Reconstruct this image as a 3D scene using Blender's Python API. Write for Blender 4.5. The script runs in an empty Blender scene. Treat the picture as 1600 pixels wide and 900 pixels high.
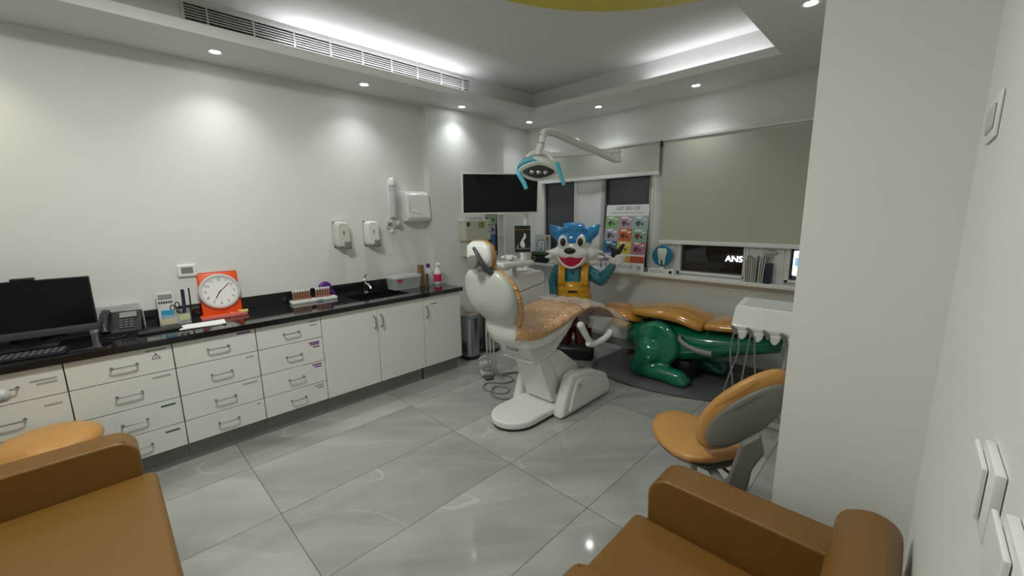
import bpy, bmesh, math, random
from mathutils import Vector, Matrix
random.seed(7)
PI = math.pi
C = bpy.context.scene.collection
V = Vector

# ------------------------------------------------------------------ materials
def lin(r, g, b):
    f = lambda c: (c/255/12.92) if c/255 <= .04045 else ((c/255+.055)/1.055)**2.4
    return (f(r), f(g), f(b))

def mat(name, col, rough=.5, metal=0., coat=0., var=.04, vscale=6., bump=0., bscale=80., ior=1.5, emit=None, es=0., trans=0., alpha=1., spec=.5, ridged=False):
    m = bpy.data.materials.new(name); m.use_nodes = True
    nt = m.node_tree; b = nt.nodes['Principled BSDF']
    b.inputs['Roughness'].default_value = rough
    b.inputs['Metallic'].default_value = metal
    b.inputs['Coat Weight'].default_value = coat
    b.inputs['Coat Roughness'].default_value = .08
    b.inputs['IOR'].default_value = ior
    b.inputs['Transmission Weight'].default_value = trans
    b.inputs['Alpha'].default_value = alpha
    b.inputs['Specular IOR Level'].default_value = spec
    tc = nt.nodes.new('ShaderNodeTexCoord')
    n = nt.nodes.new('ShaderNodeTexNoise'); n.inputs['Scale'].default_value = vscale
    n.inputs['Detail'].default_value = 4
    nt.links.new(tc.outputs['Object'], n.inputs['Vector'])
    mx = nt.nodes.new('ShaderNodeMix'); mx.data_type = 'RGBA'
    c = V(col)
    mx.inputs['A'].default_value = (*(c*(1-var)), 1); mx.inputs['B'].default_value = (*(c*(1+var)), 1)
    nt.links.new(n.outputs['Fac'], mx.inputs['Factor'])
    nt.links.new(mx.outputs['Result'], b.inputs['Base Color'])
    if bump:
        n2 = nt.nodes.new('ShaderNodeTexNoise'); n2.inputs['Scale'].default_value = bscale
        n2.inputs['Detail'].default_value = 3
        nt.links.new(tc.outputs['Object'], n2.inputs['Vector'])
        bp = nt.nodes.new('ShaderNodeBump'); bp.inputs['Strength'].default_value = bump
        bp.inputs['Distance'].default_value = .01
        nt.links.new(n2.outputs['Fac'], bp.inputs['Height'])
        nt.links.new(bp.outputs['Normal'], b.inputs['Normal'])
        nt.links.new(bp.outputs['Normal'], b.inputs['Coat Normal'])
        if ridged: bp.inputs['Distance'].default_value = .022; n2.noise_type = 'RIDGED_MULTIFRACTAL'; n2.inputs['Distortion'].default_value = .6; n2.inputs['Detail'].default_value = 2
    if emit:
        b.inputs['Emission Color'].default_value = (*emit, 1)
        b.inputs['Emission Strength'].default_value = es
    return m

M = {}
M['wall'] = mat('wall_paint', (.77, .775, .745), .62, var=.012, vscale=2, bump=.05, bscale=220)
M['ceil'] = mat('ceiling_paint', (.74, .745, .725), .7, var=.01, bump=.03, bscale=200)
M['trimw'] = mat('white_gloss_paint', (.78, .79, .77), .3, var=.01)
M['cab'] = mat('cabinet_laminate', (.80, .785, .75), .35, var=.012, bump=.02, bscale=300)
M['toe'] = mat('grey_plinth', (.22, .23, .225), .5)
M['granite'] = mat('black_granite', (.012, .012, .014), .07, coat=.3, var=.5, vscale=400)
M['steel'] = mat('brushed_steel', (.55, .55, .55), .28, metal=1, var=.08, vscale=30)
M['chrome'] = mat('chrome', (.8, .8, .8), .08, metal=1)
M['nickel'] = mat('nickel_handle', (.42, .42, .42), .3, metal=1)
M['black'] = mat('black_plastic', (.012, .013, .015), .35)
M['blackg'] = mat('black_screen', (.004, .005, .007), .12, spec=.25)
M['dgrey'] = mat('dark_grey_plastic', (.06, .065, .07), .45)
M['grey'] = mat('mid_grey_plastic', (.22, .22, .21), .45)
M['lgrey'] = mat('light_grey_plastic', (.45, .46, .45), .45)
M['white'] = mat('white_plastic', (.83, .83, .81), .3, var=.01)
M['whiteg'] = mat('white_enamel', (.80, .80, .78), .18, coat=.5, var=.01)
M['cream'] = mat('cream_plastic', (.66, .65, .57), .4, var=.02)
M['beige'] = mat('beige_metal_box', (.55, .53, .43), .45, var=.03)
M['tan'] = mat('tan_leather', lin(122, 86, 36), .38, var=.06, vscale=5, bump=.10, bscale=140)
M['orange'] = mat('orange_vinyl', lin(192, 140, 76), .38, var=.05, vscale=8, bump=.06, bscale=120)
M['vinyl'] = mat('film_wrapped_vinyl', lin(206, 158, 108), .3, coat=1, var=.12, vscale=16, bump=1, bscale=24, ridged=True)
M['film'] = mat('clear_film', (.93, .93, .92), .15, trans=.0, alpha=.34, bump=.7, bscale=12, ridged=True)
M['shell'] = mat('grey_white_shell', (.60, .63, .58), .3, coat=.5, var=.04, bump=.12, bscale=5, ridged=True)
M['teal'] = mat('teal_gelcoat', lin(20, 118, 134), .18, coat=.8, var=.06)
M['blue'] = mat('blue_gelcoat', lin(34, 136, 202), .15, coat=.8, var=.06)
M['yellowc'] = mat('yellow_gelcoat', lin(214, 156, 18), .2, coat=.7, var=.05)
M['fwhite'] = mat('white_gelcoat', (.84, .83, .80), .18, coat=.7, var=.02)
M['red'] = mat('red_gelcoat', lin(196, 26, 62), .2, coat=.7)
M['maroon'] = mat('maroon_gelcoat', lin(70, 18, 14), .25, coat=.6)
M['green'] = mat('green_gelcoat', lin(4, 118, 86), .16, coat=.9, var=.08, vscale=3)
M['pad'] = mat('ochre_vinyl', lin(196, 138, 56), .18, coat=.9, var=.09, vscale=5, bump=.05, bscale=30)
M['blind'] = mat('roller_blind_cloth', (.50, .51, .43), .85, var=.03, vscale=60, bump=.2, bscale=400)
M['uorange'] = mat('orange_lacquer', lin(232, 84, 24), .35, var=.03)
M['paper'] = mat('white_paper', (.82, .82, .82), .7, var=.02)
M['clear'] = mat('clear_acrylic', (.9, .92, .92), .06, alpha=.22)
M['frost'] = mat('frosted_plastic', (.75, .78, .78), .2, alpha=.36)
M['yellowp'] = mat('ceiling_yellow', lin(216, 200, 66), .55, var=.02)
M['purple'] = mat('purple_plastic', lin(84, 26, 120), .4)
M['brown'] = mat('brown_resin', lin(150, 108, 84), .5, var=.2, vscale=60)
M['pink'] = mat('pink_plastic', lin(226, 120, 110), .5)
M['magenta'] = mat('magenta_label', lin(214, 30, 96), .5)
M['lime'] = mat('lime_paper', lin(190, 214, 80), .7)
M['pyel'] = mat('yellow_paper', lin(214, 204, 120), .7)
M['cyan'] = mat('blue_paper', lin(50, 150, 190), .6)
M['lampblue'] = mat('lamp_blue_plastic', lin(92, 186, 210), .25, coat=.4)
M['dkgreen'] = mat('dark_green_card', lin(62, 78, 44), .5, var=.2, vscale=30)
M['kraft'] = mat('brown_card', lin(132, 104, 70), .6)
M['navy'] = mat('navy_card', lin(26, 34, 66), .5)
M['gold'] = mat('gold_print', lin(150, 110, 60), .4, metal=.5)
M['skirt'] = mat('grey_tile_skirting', (.20, .21, .21), .22, var=.15, vscale=6)
M['shellg'] = mat('warm_grey_shell', (.17, .165, .145), .45)
M['mat'] = mat('dark_grey_platform', (.11, .115, .12), .35, var=.1)
M['lgreyc'] = mat('pale_grey_card', (.55, .57, .56), .5)
M['label'] = mat('grey_label_strip', (.40, .38, .38), .6, var=.35, vscale=140)
M['plabel'] = mat('purple_label_strip', lin(120, 70, 140), .6, var=.3, vscale=140)
M['glabel'] = mat('green_label_strip', lin(60, 100, 80), .6)
M['glassd'] = mat('dark_window_glass', (.085, .094, .115), .10, var=.08, vscale=1.5)
M['outside'] = mat('night_facade', (.03, .03, .035), .8, var=.5, vscale=1.2)
M['outred'] = mat('night_brick', (.10, .04, .035), .8, var=.3, vscale=3)
M['lens'] = mat('downlight_lens', (1, 1, 1), .3, emit=(.92, .97, 1), es=28)
M['diff'] = mat('fill_lamp_diffuser', (1, 1, 1), .5, emit=(.97, 1, .93), es=5)  # glowing face of the added fill lamp
M['olive'] = mat('olive_sticker', lin(140, 140, 70), .6, var=.3, vscale=60)
M['signw'] = mat('lit_sign_letters', (1, 1, 1), .3, emit=(1, .98, 1), es=2.2)
M['signb'] = mat('lit_sign_blue', lin(120, 150, 220), .3, emit=lin(120, 160, 230), es=1.2)
M['vent'] = mat('vent_blade_white', (.62, .62, .6), .4)
M['ventd'] = mat('vent_void', (.012, .012, .012), .9)
M['toothw'] = mat('tooth_cream', lin(214, 224, 214), .4)
M['discb'] = mat('disc_blue', lin(34, 122, 160), .35, var=.15, vscale=20)

def glass():
    m = bpy.data.materials.new('clear_window_glass'); m.use_nodes = True
    b = m.node_tree.nodes['Principled BSDF']
    b.inputs['Base Color'].default_value = (.85, .9, .92, 1); b.inputs['Roughness'].default_value = .02
    b.inputs['Transmission Weight'].default_value = 1; b.inputs['IOR'].default_value = 1.45
    return m
M['glass'] = glass()

def streak_steel():
    m = mat('streaked_steel', (.42, .43, .44), .25, metal=1, var=.35, vscale=1)
    nt = m.node_tree
    n = [x for x in nt.nodes if x.type == 'TEX_NOISE'][0]
    mp = nt.nodes.new('ShaderNodeMapping'); mp.inputs['Scale'].default_value = (30, 30, .5)
    tc = [x for x in nt.nodes if x.type == 'TEX_COORD'][0]
    nt.links.new(tc.outputs['Object'], mp.inputs['Vector']); nt.links.new(mp.outputs['Vector'], n.inputs['Vector'])
    return m
M['bin'] = streak_steel()

def floor_mat():
    m = bpy.data.materials.new('polished_grey_tiles'); m.use_nodes = True
    nt = m.node_tree; N = nt.nodes; L = nt.links
    b = N['Principled BSDF']
    tc = N.new('ShaderNodeTexCoord'); sp = N.new('ShaderNodeSeparateXYZ')
    L.new(tc.outputs['Object'], sp.inputs[0])
    def mth(op, a, bb=None, c=None):
        n = N.new('ShaderNodeMath'); n.operation = op
        for i, x in enumerate((a, bb, c)):
            if x is None: continue
            if isinstance(x, (int, float)): n.inputs[i].default_value = x
            else: L.new(x, n.inputs[i])
        return n.outputs[0]
    ux = mth('DIVIDE', mth('SUBTRACT', sp.outputs[0], .347), .6125)
    uy = mth('DIVIDE', mth('SUBTRACT', sp.outputs[1], -3.919), 1.22)
    def seam(u, w, size):
        f = mth('FRACT', mth('ADD', u, .5)); d = mth('ABSOLUTE', mth('SUBTRACT', f, .5))
        return mth('LESS_THAN', d, w/size)
    s = mth('MAXIMUM', seam(ux, .0022, .6125), seam(uy, .0022, 1.22))
    ix = mth('FLOOR', ux); iy = mth('FLOOR', uy)
    cb = N.new('ShaderNodeCombineXYZ'); L.new(ix, cb.inputs[0]); L.new(iy, cb.inputs[1])
    wn = N.new('ShaderNodeTexWhiteNoise'); wn.noise_dimensions = '3D'; L.new(cb.outputs[0], wn.inputs['Vector'])
    va = N.new('ShaderNodeVectorMath'); va.operation = 'MULTIPLY_ADD'
    L.new(wn.outputs['Color'], va.inputs[0]); va.inputs[1].default_value = (9, 9, 9); L.new(tc.outputs['Object'], va.inputs[2])
    mp = N.new('ShaderNodeMapping'); mp.vector_type = 'TEXTURE'; mp.inputs['Scale'].default_value = (2.0, .6, 1); mp.inputs['Rotation'].default_value = (0, 0, .85)
    L.new(va.outputs[0], mp.inputs['Vector'])
    n1 = N.new('ShaderNodeTexNoise'); n1.inputs['Scale'].default_value = 1.5; n1.inputs['Detail'].default_value = 7; n1.inputs['Distortion'].default_value = .8
    L.new(mp.outputs[0], n1.inputs['Vector'])
    n2 = N.new('ShaderNodeTexNoise'); n2.inputs['Scale'].default_value = 1.1; n2.inputs['Detail'].default_value = 2; n2.inputs['Distortion'].default_value = .35
    L.new(mp.outputs[0], n2.inputs['Vector'])
    r1 = N.new('ShaderNodeValToRGB'); cr = r1.color_ramp
    cr.elements[0].position = .3; cr.elements[0].color = (.27, .276, .26, 1)
    cr.elements[1].position = .72; cr.elements[1].color = (.45, .456, .43, 1)
    L.new(n1.outputs['Fac'], r1.inputs[0])
    vein = mth('LESS_THAN', mth('ABSOLUTE', mth('SUBTRACT', n2.outputs['Fac'], .56)), .0022)
    veinm = mth('MULTIPLY', vein, mth('MULTIPLY', n1.outputs['Fac'], .42))
    mx = N.new('ShaderNodeMix'); mx.data_type = 'RGBA'
    L.new(veinm, mx.inputs['Factor']); L.new(r1.outputs[0], mx.inputs['A']); mx.inputs['B'].default_value = (.72, .72, .69, 1)
    m2 = N.new('ShaderNodeMix'); m2.data_type = 'RGBA'
    L.new(s, m2.inputs['Factor']); L.new(mx.outputs['Result'], m2.inputs['A']); m2.inputs['B'].default_value = (.13, .135, .13, 1)
    L.new(m2.outputs['Result'], b.inputs['Base Color'])
    b.inputs['Roughness'].default_value = .075; b.inputs['Specular IOR Level'].default_value = .5
    return m
M['floor'] = floor_mat()

# ------------------------------------------------------------------ mesh helpers
WL = {}
def fin(bm, name, m, parent=None, sharp=38, weighted=False):
    org = V(WL.get(parent.name, (0, 0, 0))) if parent else V((0, 0, 0))
    for v in bm.verts: v.co -= org
    bmesh.ops.recalc_face_normals(bm, faces=bm.faces)
    me = bpy.data.meshes.new(name); bm.to_mesh(me); bm.free()
    me.polygons.foreach_set('use_smooth', [True]*len(me.polygons))
    me.set_sharp_from_angle(angle=math.radians(sharp))
    me.materials.append(m if not isinstance(m, str) else M[m])
    o = bpy.data.objects.new(name, me); C.objects.link(o)
    if parent: o.parent = parent
    WL[o.name] = org
    if weighted:
        w = o.modifiers.new('wn', 'WEIGHTED_NORMAL'); w.keep_sharp = True
    return o
def tag(o, label=None, cat=None, group=None, kind=None):
    if label: o['label'] = label
    if cat: o['category'] = cat
    if group: o['group'] = group
    if kind: o['kind'] = kind
    return o
def solo(bm, name, m, label, cat, group=None, **k):
    co = [v.co for v in bm.verts]
    o0 = V(((min(c.x for c in co)+max(c.x for c in co))/2, (min(c.y for c in co)+max(c.y for c in co))/2, min(c.z for c in co)))
    for v in bm.verts: v.co -= o0
    o = fin(bm, name, m, None, **k); o.location = o0; WL[o.name] = o0
    return tag(o, label, cat, group)
def root(name, loc, label, cat, group=None):
    o = bpy.data.objects.new(name, None); C.objects.link(o); o.location = loc; o.empty_display_size = .05
    WL[o.name] = V(loc)
    return tag(o, label, cat, group)
def struct(bm, name, m, parent=None, **k):
    o = fin(bm, name, m, parent, **k)
    if not parent: o['kind'] = 'structure'
    return o
def B(): return bmesh.new()
def add(bm, t):
    me = bpy.data.meshes.new('t'); t.to_mesh(me); t.free(); bm.from_mesh(me); bpy.data.meshes.remove(me)
def box(bm, x0, x1, y0, y1, z0, z1, bev=0, seg=2, mtx=None):
    t = bmesh.new(); bmesh.ops.create_cube(t, size=1)
    for v in t.verts:
        v.co = V(((x0+x1)/2+v.co.x*(x1-x0), (y0+y1)/2+v.co.y*(y1-y0), (z0+z1)/2+v.co.z*(z1-z0)))
    if bev: bmesh.ops.bevel(t, geom=t.edges[:], offset=bev, segments=seg, profile=.5, affect='EDGES')
    if mtx: bmesh.ops.transform(t, matrix=mtx, verts=t.verts)
    add(bm, t); return bm
def frame_of(d):
    d = d.normalized(); a = V((0, 0, 1)) if abs(d.z) < .9 else V((1, 0, 0))
    u = d.cross(a).normalized(); return u, u.cross(d)
def ring(bm, pts): return [bm.verts.new(p) for p in pts]
def loft(bm, rings, cap=True, closed=False):
    rs = [ring(bm, r) for r in rings]; n = len(rs[0])
    prs = list(zip(rs, rs[1:])) + ([(rs[-1], rs[0])] if closed else [])
    for a, b in prs:
        for i in range(n): bm.faces.new((a[i], a[(i+1) % n], b[(i+1) % n], b[i]))
    if cap and not closed:
        for r in (rs[0], rs[-1]):
            try: bm.faces.new(r)
            except ValueError: pass
    return bm
def sring(c, u, v, a, b, n=2., k=24):
    c, u, v = V(c), V(u), V(v); out = []
    for i in range(k):
        t = 2*PI*i/k; ct, st = math.cos(t), math.sin(t)
        out.append(c+u*(a*math.copysign(abs(ct)**(2/n), ct))+v*(b*math.copysign(abs(st)**(2/n), st)))
    return out
def smooth_pts(pts, sub=6):
    pts = [V(p) for p in pts]
    if len(pts) < 3: return pts
    P = [pts[0]*2-pts[1]]+pts+[pts[-1]*2-pts[-2]]; out = []
    for i in range(1, len(P)-2):
        for s in range(sub):
            t = s/sub; a, b, c, d = P[i-1], P[i], P[i+1], P[i+2]
            out.append(.5*((2*b)+(c-a)*t+(2*a-5*b+4*c-d)*t*t+(3*b-a-3*c+d)*t*t*t))
    out.append(pts[-1]); return out
def tube(bm, pts, r, k=10, sub=6, flat=1.):
    P = smooth_pts(pts, sub); n = len(P)
    rr = r if callable(r) else (lambda t: r)
    u = None; rings = []
    for i, p in enumerate(P):
        d = (P[min(i+1, n-1)]-P[max(i-1, 0)])
        if d.length < 1e-9: d = V((0, 0, 1))
        d.normalize()
        if u is None: u, _ = frame_of(d)
        u = (u-d*u.dot(d)).normalized(); v = d.cross(u)
        R = rr(i/(n-1)); rings.append([p+u*math.cos(2*PI*j/k)*R+v*math.sin(2*PI*j/k)*R*flat for j in range(k)])
    return loft(bm, rings)
def cyl(bm, a, b, r, r2=None, k=20):
    a, b = V(a), V(b); r2 = r if r2 is None else r2
    u, v = frame_of(b-a)
    return loft(bm, [sring(a, u, v, r, r, 2, k), sring(b, u, v, r2, r2, 2, k)])
def lathe(bm, prof, c=(0, 0, 0), axis=(0, 0, 1), k=28):
    ax = V(axis).normalized(); u, v = frame_of(ax); c = V(c)
    return loft(bm, [sring(c+ax*h, u, v, max(r, .0004), max(r, .0004), 2, k) for r, h in prof])
def ell(bm, c, r, k=20, mtx=None):
    t = bmesh.new(); bmesh.ops.create_uvsphere(t, u_segments=k, v_segments=max(8, k//2), radius=1)
    m = Matrix.Translation(V(c)) @ (mtx or Matrix.Identity(4)) @ Matrix.Diagonal((*r, 1))
    bmesh.ops.transform(t, matrix=m, verts=t.verts); add(bm, t); return bm
def prism(bm, pts, ext):
    """polygon pts (3D) extruded by vector ext"""
    ext = V(ext); a = ring(bm, [V(p) for p in pts]); b = ring(bm, [V(p)+ext for p in pts]); n = len(a)
    bm.faces.new(a); bm.faces.new(b[::-1])
    for i in range(n): bm.faces.new((a[i], b[i], b[(i+1) % n], a[(i+1) % n]))
    return bm
def bprism(bm, pts, ext, bev, seg=2):
    t = bmesh.new(); prism(t, pts, ext)
    bmesh.ops.recalc_face_normals(t, faces=t.faces)
    bmesh.ops.bevel(t, geom=t.edges[:], offset=bev, segments=seg, profile=.5, affect='EDGES', clamp_overlap=True)
    add(bm, t); return bm
def blob(o, vox=.012, it=6):
    r = o.modifiers.new('remesh', 'REMESH'); r.mode = 'VOXEL'; r.voxel_size = vox; r.use_smooth_shade = True
    s = o.modifiers.new('smooth', 'SMOOTH'); s.iterations = it; s.factor = .5
    return o
def caps(bm, pts, r):
    """tapered limb with rounded ends for remeshing: r is a list of radii"""
    P = [V(p) for p in pts]
    for i in range(len(P)):
        ell(bm, P[i], (r[i],)*3, 16)
        if i: cyl(bm, P[i-1], P[i], r[i-1], r[i], 16)
    return bm
def txt(s, size, m, name, parent, loc, rot, ext=.0008, align='CENTER'):
    cu = bpy.data.curves.new('txt', 'FONT'); cu.body = s; cu.size = size; cu.extrude = ext; cu.align_x = align; cu.align_y = 'CENTER'
    o = bpy.data.objects.new('txt', cu); C.objects.link(o)
    dg = bpy.context.evaluated_depsgraph_get(); me = bpy.data.meshes.new_from_object(o.evaluated_get(dg))
    bpy.data.objects.remove(o)
    bm = bmesh.new(); bm.from_mesh(me)
    bmesh.ops.transform(bm, matrix=Matrix.Translation(V(loc)) @ rot, verts=bm.verts)
    return bm
def textobj(s, size, m, name, parent, loc, rot, ext=.0008):
    return fin(txt(s, size, m, name, parent, loc, rot, ext), name, m, parent)
def basis(xd, yd):
    xd, yd = V(xd).normalized(), V(yd).normalized(); zd = xd.cross(yd)
    return Matrix((xd, yd, zd)).transposed().to_4x4()
RX = lambda a: Matrix.Rotation(a, 4, 'X')
RZ = lambda a: Matrix.Rotation(a, 4, 'Z')
RY = lambda a: Matrix.Rotation(a, 4, 'Y')
FACE_X = basis((0, 1, 0), (0, 0, 1))       # text on a plane facing +x, reading along +y
FACE_MY = basis((1, 0, 0), (0, 0, 1))      # text on a plane facing -y, reading along +x

# ------------------------------------------------------------------ room shell
HS = 2.79; HC = 3.05; YB = -6.6; XR = 4.043; XP = 3.67; YP = -2.75
struct(box(B(), -.4, 4.4, YB-.2, .2, -.12, 0), 'floor', 'floor')
struct(box(B(), -.12, .03, YB, -1.82, 0, HC+.1), 'wall_left', 'wall')
struct(box(B(), -.25, -.09, -.69, .1, 0, HC+.1), 'wall_left_recess', 'wall')
struct(box(B(), -.12, .13, -1.82, -.69, 0, HC+.1), 'wall_left_pilaster', 'wall')
struct(box(B(), XP, XR+.3, YP, .1, 0, HC+.1), 'wall_partition', 'wall')
struct(box(B(), XR, XR+.3, YB, YP, 0, HC+.1), 'wall_right', 'wall')
struct(box(B(), -.12, XR+.3, YB-.15, YB, 0, HC+.1), 'wall_back', 'wall')
# window wall as one mesh with the openings left out
WZ0, WZ1 = .98, 2.30
op = [(.20, .76), (1.16, 1.785), (2.12, 2.785), (3.12, 3.60)]
bm = B(); box(bm, -.25, XP, 0, .12, 0, WZ0); box(bm, -.25, XP, 0, .12, WZ1, HC+.1)
xs = [-.25]+[v for o in op for v in o]+[XP]
for a, b_ in zip(xs[0::2], xs[1::2]): box(bm, a, b_, 0, .12, WZ0, WZ1)
struct(bm, 'wall_far', 'wall')
# ceiling: high field, soffit ring with a light trough
struct(box(B(), -.4, 4.4, YB-.2, .2, HC, HC+.12), 'ceiling', 'ceil')
XL, YL, XQ, YQ = .59, -.64, 3.075, -5.6       # inner edge of the soffit
bm = B(); t = .03
box(bm, .0, XL, YB, 0, HS, HS+t); box(bm, XL, XR, YL, 0, HS, HS+t)
box(bm, XQ, XR, YB, YL, HS, HS+t); box(bm, XL, XQ, YB, YQ, HS, HS+t)
box(bm, -.09, 0, -.69, 0, HS, HS+t)
box(bm, XL-.015, XL, YQ, YL, HS+t, HS+.065); box(bm, XL-.015, XQ, YL, YL+.015, HS+t, HS+.065)
box(bm, XQ, XQ+.015, YQ, YL, HS+t, HS+.065)
struct(bm, 'ceiling_soffit', 'ceil')
bm = B(); box(bm, .03, .45, YQ, -.5, HS+t, HC); box(bm, .03, XP, -.5, 0, HS+t, HC); box(bm, XQ+.14, XR, YQ, -.5, HS+t, HC)
struct(bm, 'ceiling_fascia', 'ceil')
# yellow round panel under the high ceiling
bm = B(); lathe(bm, [(0, HC-.035), (1.47, HC-.035), (1.48, HC-.03), (1.48, HC-.001), (0, HC-.001)], (3.27, -2.78, 0), k=96)
bmr = [v for v in bm.verts if v.co.x > XQ+.13]
for v in bmr: v.co.x = XQ+.13
struct(bm, 'ceiling_round_panel', 'yellowp')
# skirting
struct(box(B(), -.09, XP, -.012, 0, 0, .09), 'baseboard_far', 'skirt')
struct(box(B(), .13, .142, -1.82, -.69, 0, .09), 'baseboard_left', 'skirt')
struct(box(B(), XR-.012, XR, YB, YP, 0, .09), 'baseboard_right', 'skirt')
struct(box(B(), XP, XR-.012, YP-.012, YP, 0, .09), 'baseboard_partition', 'skirt')
# sill
struct(box(B(), -.09, XP, -.135, 0, .925, .963, .006), 'trim_1', 'trimw', weighted=True)
struct(box(B(), -.09, XP, -.012, 0, .85, .925), 'trim_2', 'wall')

# ------------------------------------------------------------------ windows
for i, (a, b_) in enumerate(op):
    w = bpy.data.objects.new('window_%d' % (i+1), None); C.objects.link(w); w['kind'] = 'structure'
    w.location = (a, 0, WZ0); WL[w.name] = V(w.location)
    bm = B(); f = .035
    box(bm, a, a+f, -.03, .08, WZ0, WZ1, .004); box(bm, b_-f*.5, b_, -.03, .08, WZ0, WZ1, .004)
    box(bm, a, b_, -.03, .08, WZ0, WZ0+f*.7, .004); box(bm, a, b_, -.03, .08, WZ1-f, WZ1, .004)
    fin(bm, 'window_frame', 'trimw' if i in (0, 2, 3) else 'lgrey', w)
    bm = B(); g = .012
    box(bm, a+f, a+f+g, .01, .05, WZ0+f*.7, WZ1-f); box(bm, b_-f*.5-g, b_-f*.5, .01, .05, WZ0+f*.7, WZ1-f)
    box(bm, a+f+g, b_-f*.5-g, .01, .05, WZ1-f-g, WZ1-f); box(bm, a+f+g, b_-f*.5-g, .01, .05, WZ0+f*.7, WZ0+f*.7+g)
    fin(bm, 'window_gasket', 'dgrey', w)
    fin(box(B(), a+f, b_-f*.5, .03, .036, WZ0+f*.7, WZ1-f), 'pane', 'glassd' if i < 2 else 'glass', w)
# wide panel casings between the panes
for k, (a, b_) in enumerate([(.09, .20), (.76, 1.16), (1.785, 2.12), (2.785, 3.12)]):
    bm = B(); box(bm, a, b_, -.022, 0, .963, 2.34)
    if b_-a > .2: box(bm, a+.012, a+.03, -.034, -.022, .98, 2.34, .003); box(bm, b_-.03, b_-.012, -.034, -.022, .98, 2.34, .003)
    struct(bm, 'trim_%d' % (3+k), 'trimw')
# night outside: road, facade, brick shop front, lit signs
struct(box(B(), -4, 12, .2, 14, -.4, -.3), 'ground_outside', 'outside')
tag(solo(box(B(), -4, 14, 9, 9.5, -.3, 5), 'facade', 'outside', 'dark night facade across the street behind the windows', 'building'))
r = root('shop_front', (3.2, 5.0, -.3), 'dim reddish brick shop front seen through the lower window gap', 'building')
fin(box(B(), 2.0, 4.2, 4.9, 5.3, -.3, .75), 'brick_wall', 'outred', r); fin(box(B(), 1.6, 4.4, 4.7, 5.4, .75, .95, .02), 'awning', 'dgrey', r)
fin(box(B(), 2.2, 2.8, 4.86, 4.9, -.3, .4), 'shutter', 'dgrey', r)

# ------------------------------------------------------------------ roller blinds
def blind(x0, x1, zb, label):
    r = root('roller_blind', ((x0+x1)/2, -.06, zb), label, 'blind', 'roller blinds on the window wall')
    fin(cyl(B(), (x0, -.055, 2.365), (x1, -.055, 2.365), .024), 'roller_tube', 'lgreyc', r)
    bm = B(); prism(bm, [(x0, -.09, 2.375), (x0, -.095, 2.398), (x0, 0-.001, 2.398), (x0, -.001, 2.39)], (x1-x0, 0, 0)); fin(bm, 'head_rail', 'trimw', r)
    bm = B(); box(bm, x0+.01, x1-.01, -.076, -.074, zb+.02, 2.36); fin(bm, 'blind_cloth', 'blind', r)
    fin(box(B(), x0+.005, x1-.005, -.083, -.068, zb-.012, zb+.028, .005), 'bottom_rail', 'trimw', r, weighted=True)
    for s in (x0+.004, x1-.004): fin(box(B(), s-.004, s+.004, -.09, -.001, 2.33, 2.39, .002), 'bracket', 'grey', r)
blind(.19, 1.90, 2.045, 'short raised roller blind of beige cloth on the left, above the blue haired statue')
blind(1.925, 3.60, 1.305, 'long lowered roller blind of beige cloth on the right, covering the wide window')

# ------------------------------------------------------------------ downlights
def downlight(x, y, label, e=20, col=(.92, .98, .98), group='recessed ceiling downlights'):
    r = root('ceiling_downlight', (x, y, HS), label, 'downlight', group)
    bm = B(); lathe(bm, [(.034, HS+.004), (.034, HS-.002), (.047, HS-.004), (.048, HS), (.036, HS+.004)], (x, y, 0), k=28); fin(bm, 'trim_ring', 'white', r)
    bm = B(); lathe(bm, [(.0, HS-.0015), (.031, HS-.0015), (.033, HS+.002), (0, HS+.002)], (x, y, 0), k=24); fin(bm, 'lens', 'lens', r)
    l = bpy.data.lights.new('downlight_beam', 'SPOT'); l.energy = e; l.color = col; l.spot_size = math.radians(118); l.spot_blend = 1; l.shadow_soft_size = .03
    o = bpy.data.objects.new('downlight_beam', l); C.objects.link(o); o.parent = r; o.location = (0, 0, -.008)
E1 = 12.5
downlight(.318, -3.672, 'bright ceiling downlight nearest the left end of the air grille', E1)
downlight(.318, -2.583, 'bright ceiling downlight above the two wall soap dispensers', E1)
downlight(.29, -1.464, 'bright ceiling downlight above the wall pilaster, right of the air grille', E1*.8)
downlight(.265, -.351, 'small ceiling downlight in the far corner of the soffit', E1*.8)
downlight(1.283, -.338, 'ceiling downlight above the raised short roller blind', E1*.8)
downlight(2.328, -.32, 'ceiling downlight above the long lowered roller blind', E1*.8)
downlight(3.375, -1.412, 'bright ceiling downlight at the top right beside the partition wall', E1)
downlight(.318, -4.95, 'warm ceiling downlight above the desk monitor', 13, (1, .88, .70), 'downlights over the near half of the room')
downlight(3.4, -3.7, 'ceiling downlight above the armchair by the right wall', 13, (1, .97, .9), 'downlights over the near half of the room')
downlight(3.4, -5.0, 'ceiling downlight above the doorway side', 10, (1, .97, .9), 'downlights over the near half of the room')
downlight(1.8, -6.0, 'ceiling downlight behind the two seat sofa', 14, (1, .96, .88), 'downlights over the near half of the room')
r = root('added_fill_lamp', (1.9, -4.1, 2.96), 'added unseen round fill lamp beside the yellow round panel, above the near floor', 'fill lamp')  # fill lamp added out of view to even out the light on the walls
bm = B(); lathe(bm, [(0, 3.049), (.27, 3.049), (.29, 3.035), (.29, 2.985), (.275, 2.98), (.27, 2.99), (0, 2.99)], (1.9, -4.1, 0), k=48); fin(bm, 'fill_lamp_housing', 'white', r)
bm = B(); lathe(bm, [(0, 2.983), (.26, 2.983), (.265, 2.989), (0, 2.989)], (1.9, -4.1, 0), k=48); fin(bm, 'fill_diffuser', 'diff', r)
l = bpy.data.lights.new('fill_glow', 'AREA'); l.shape = 'DISK'; l.size = .5; l.energy = 24; l.color = (.96, 1, .93)
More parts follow.
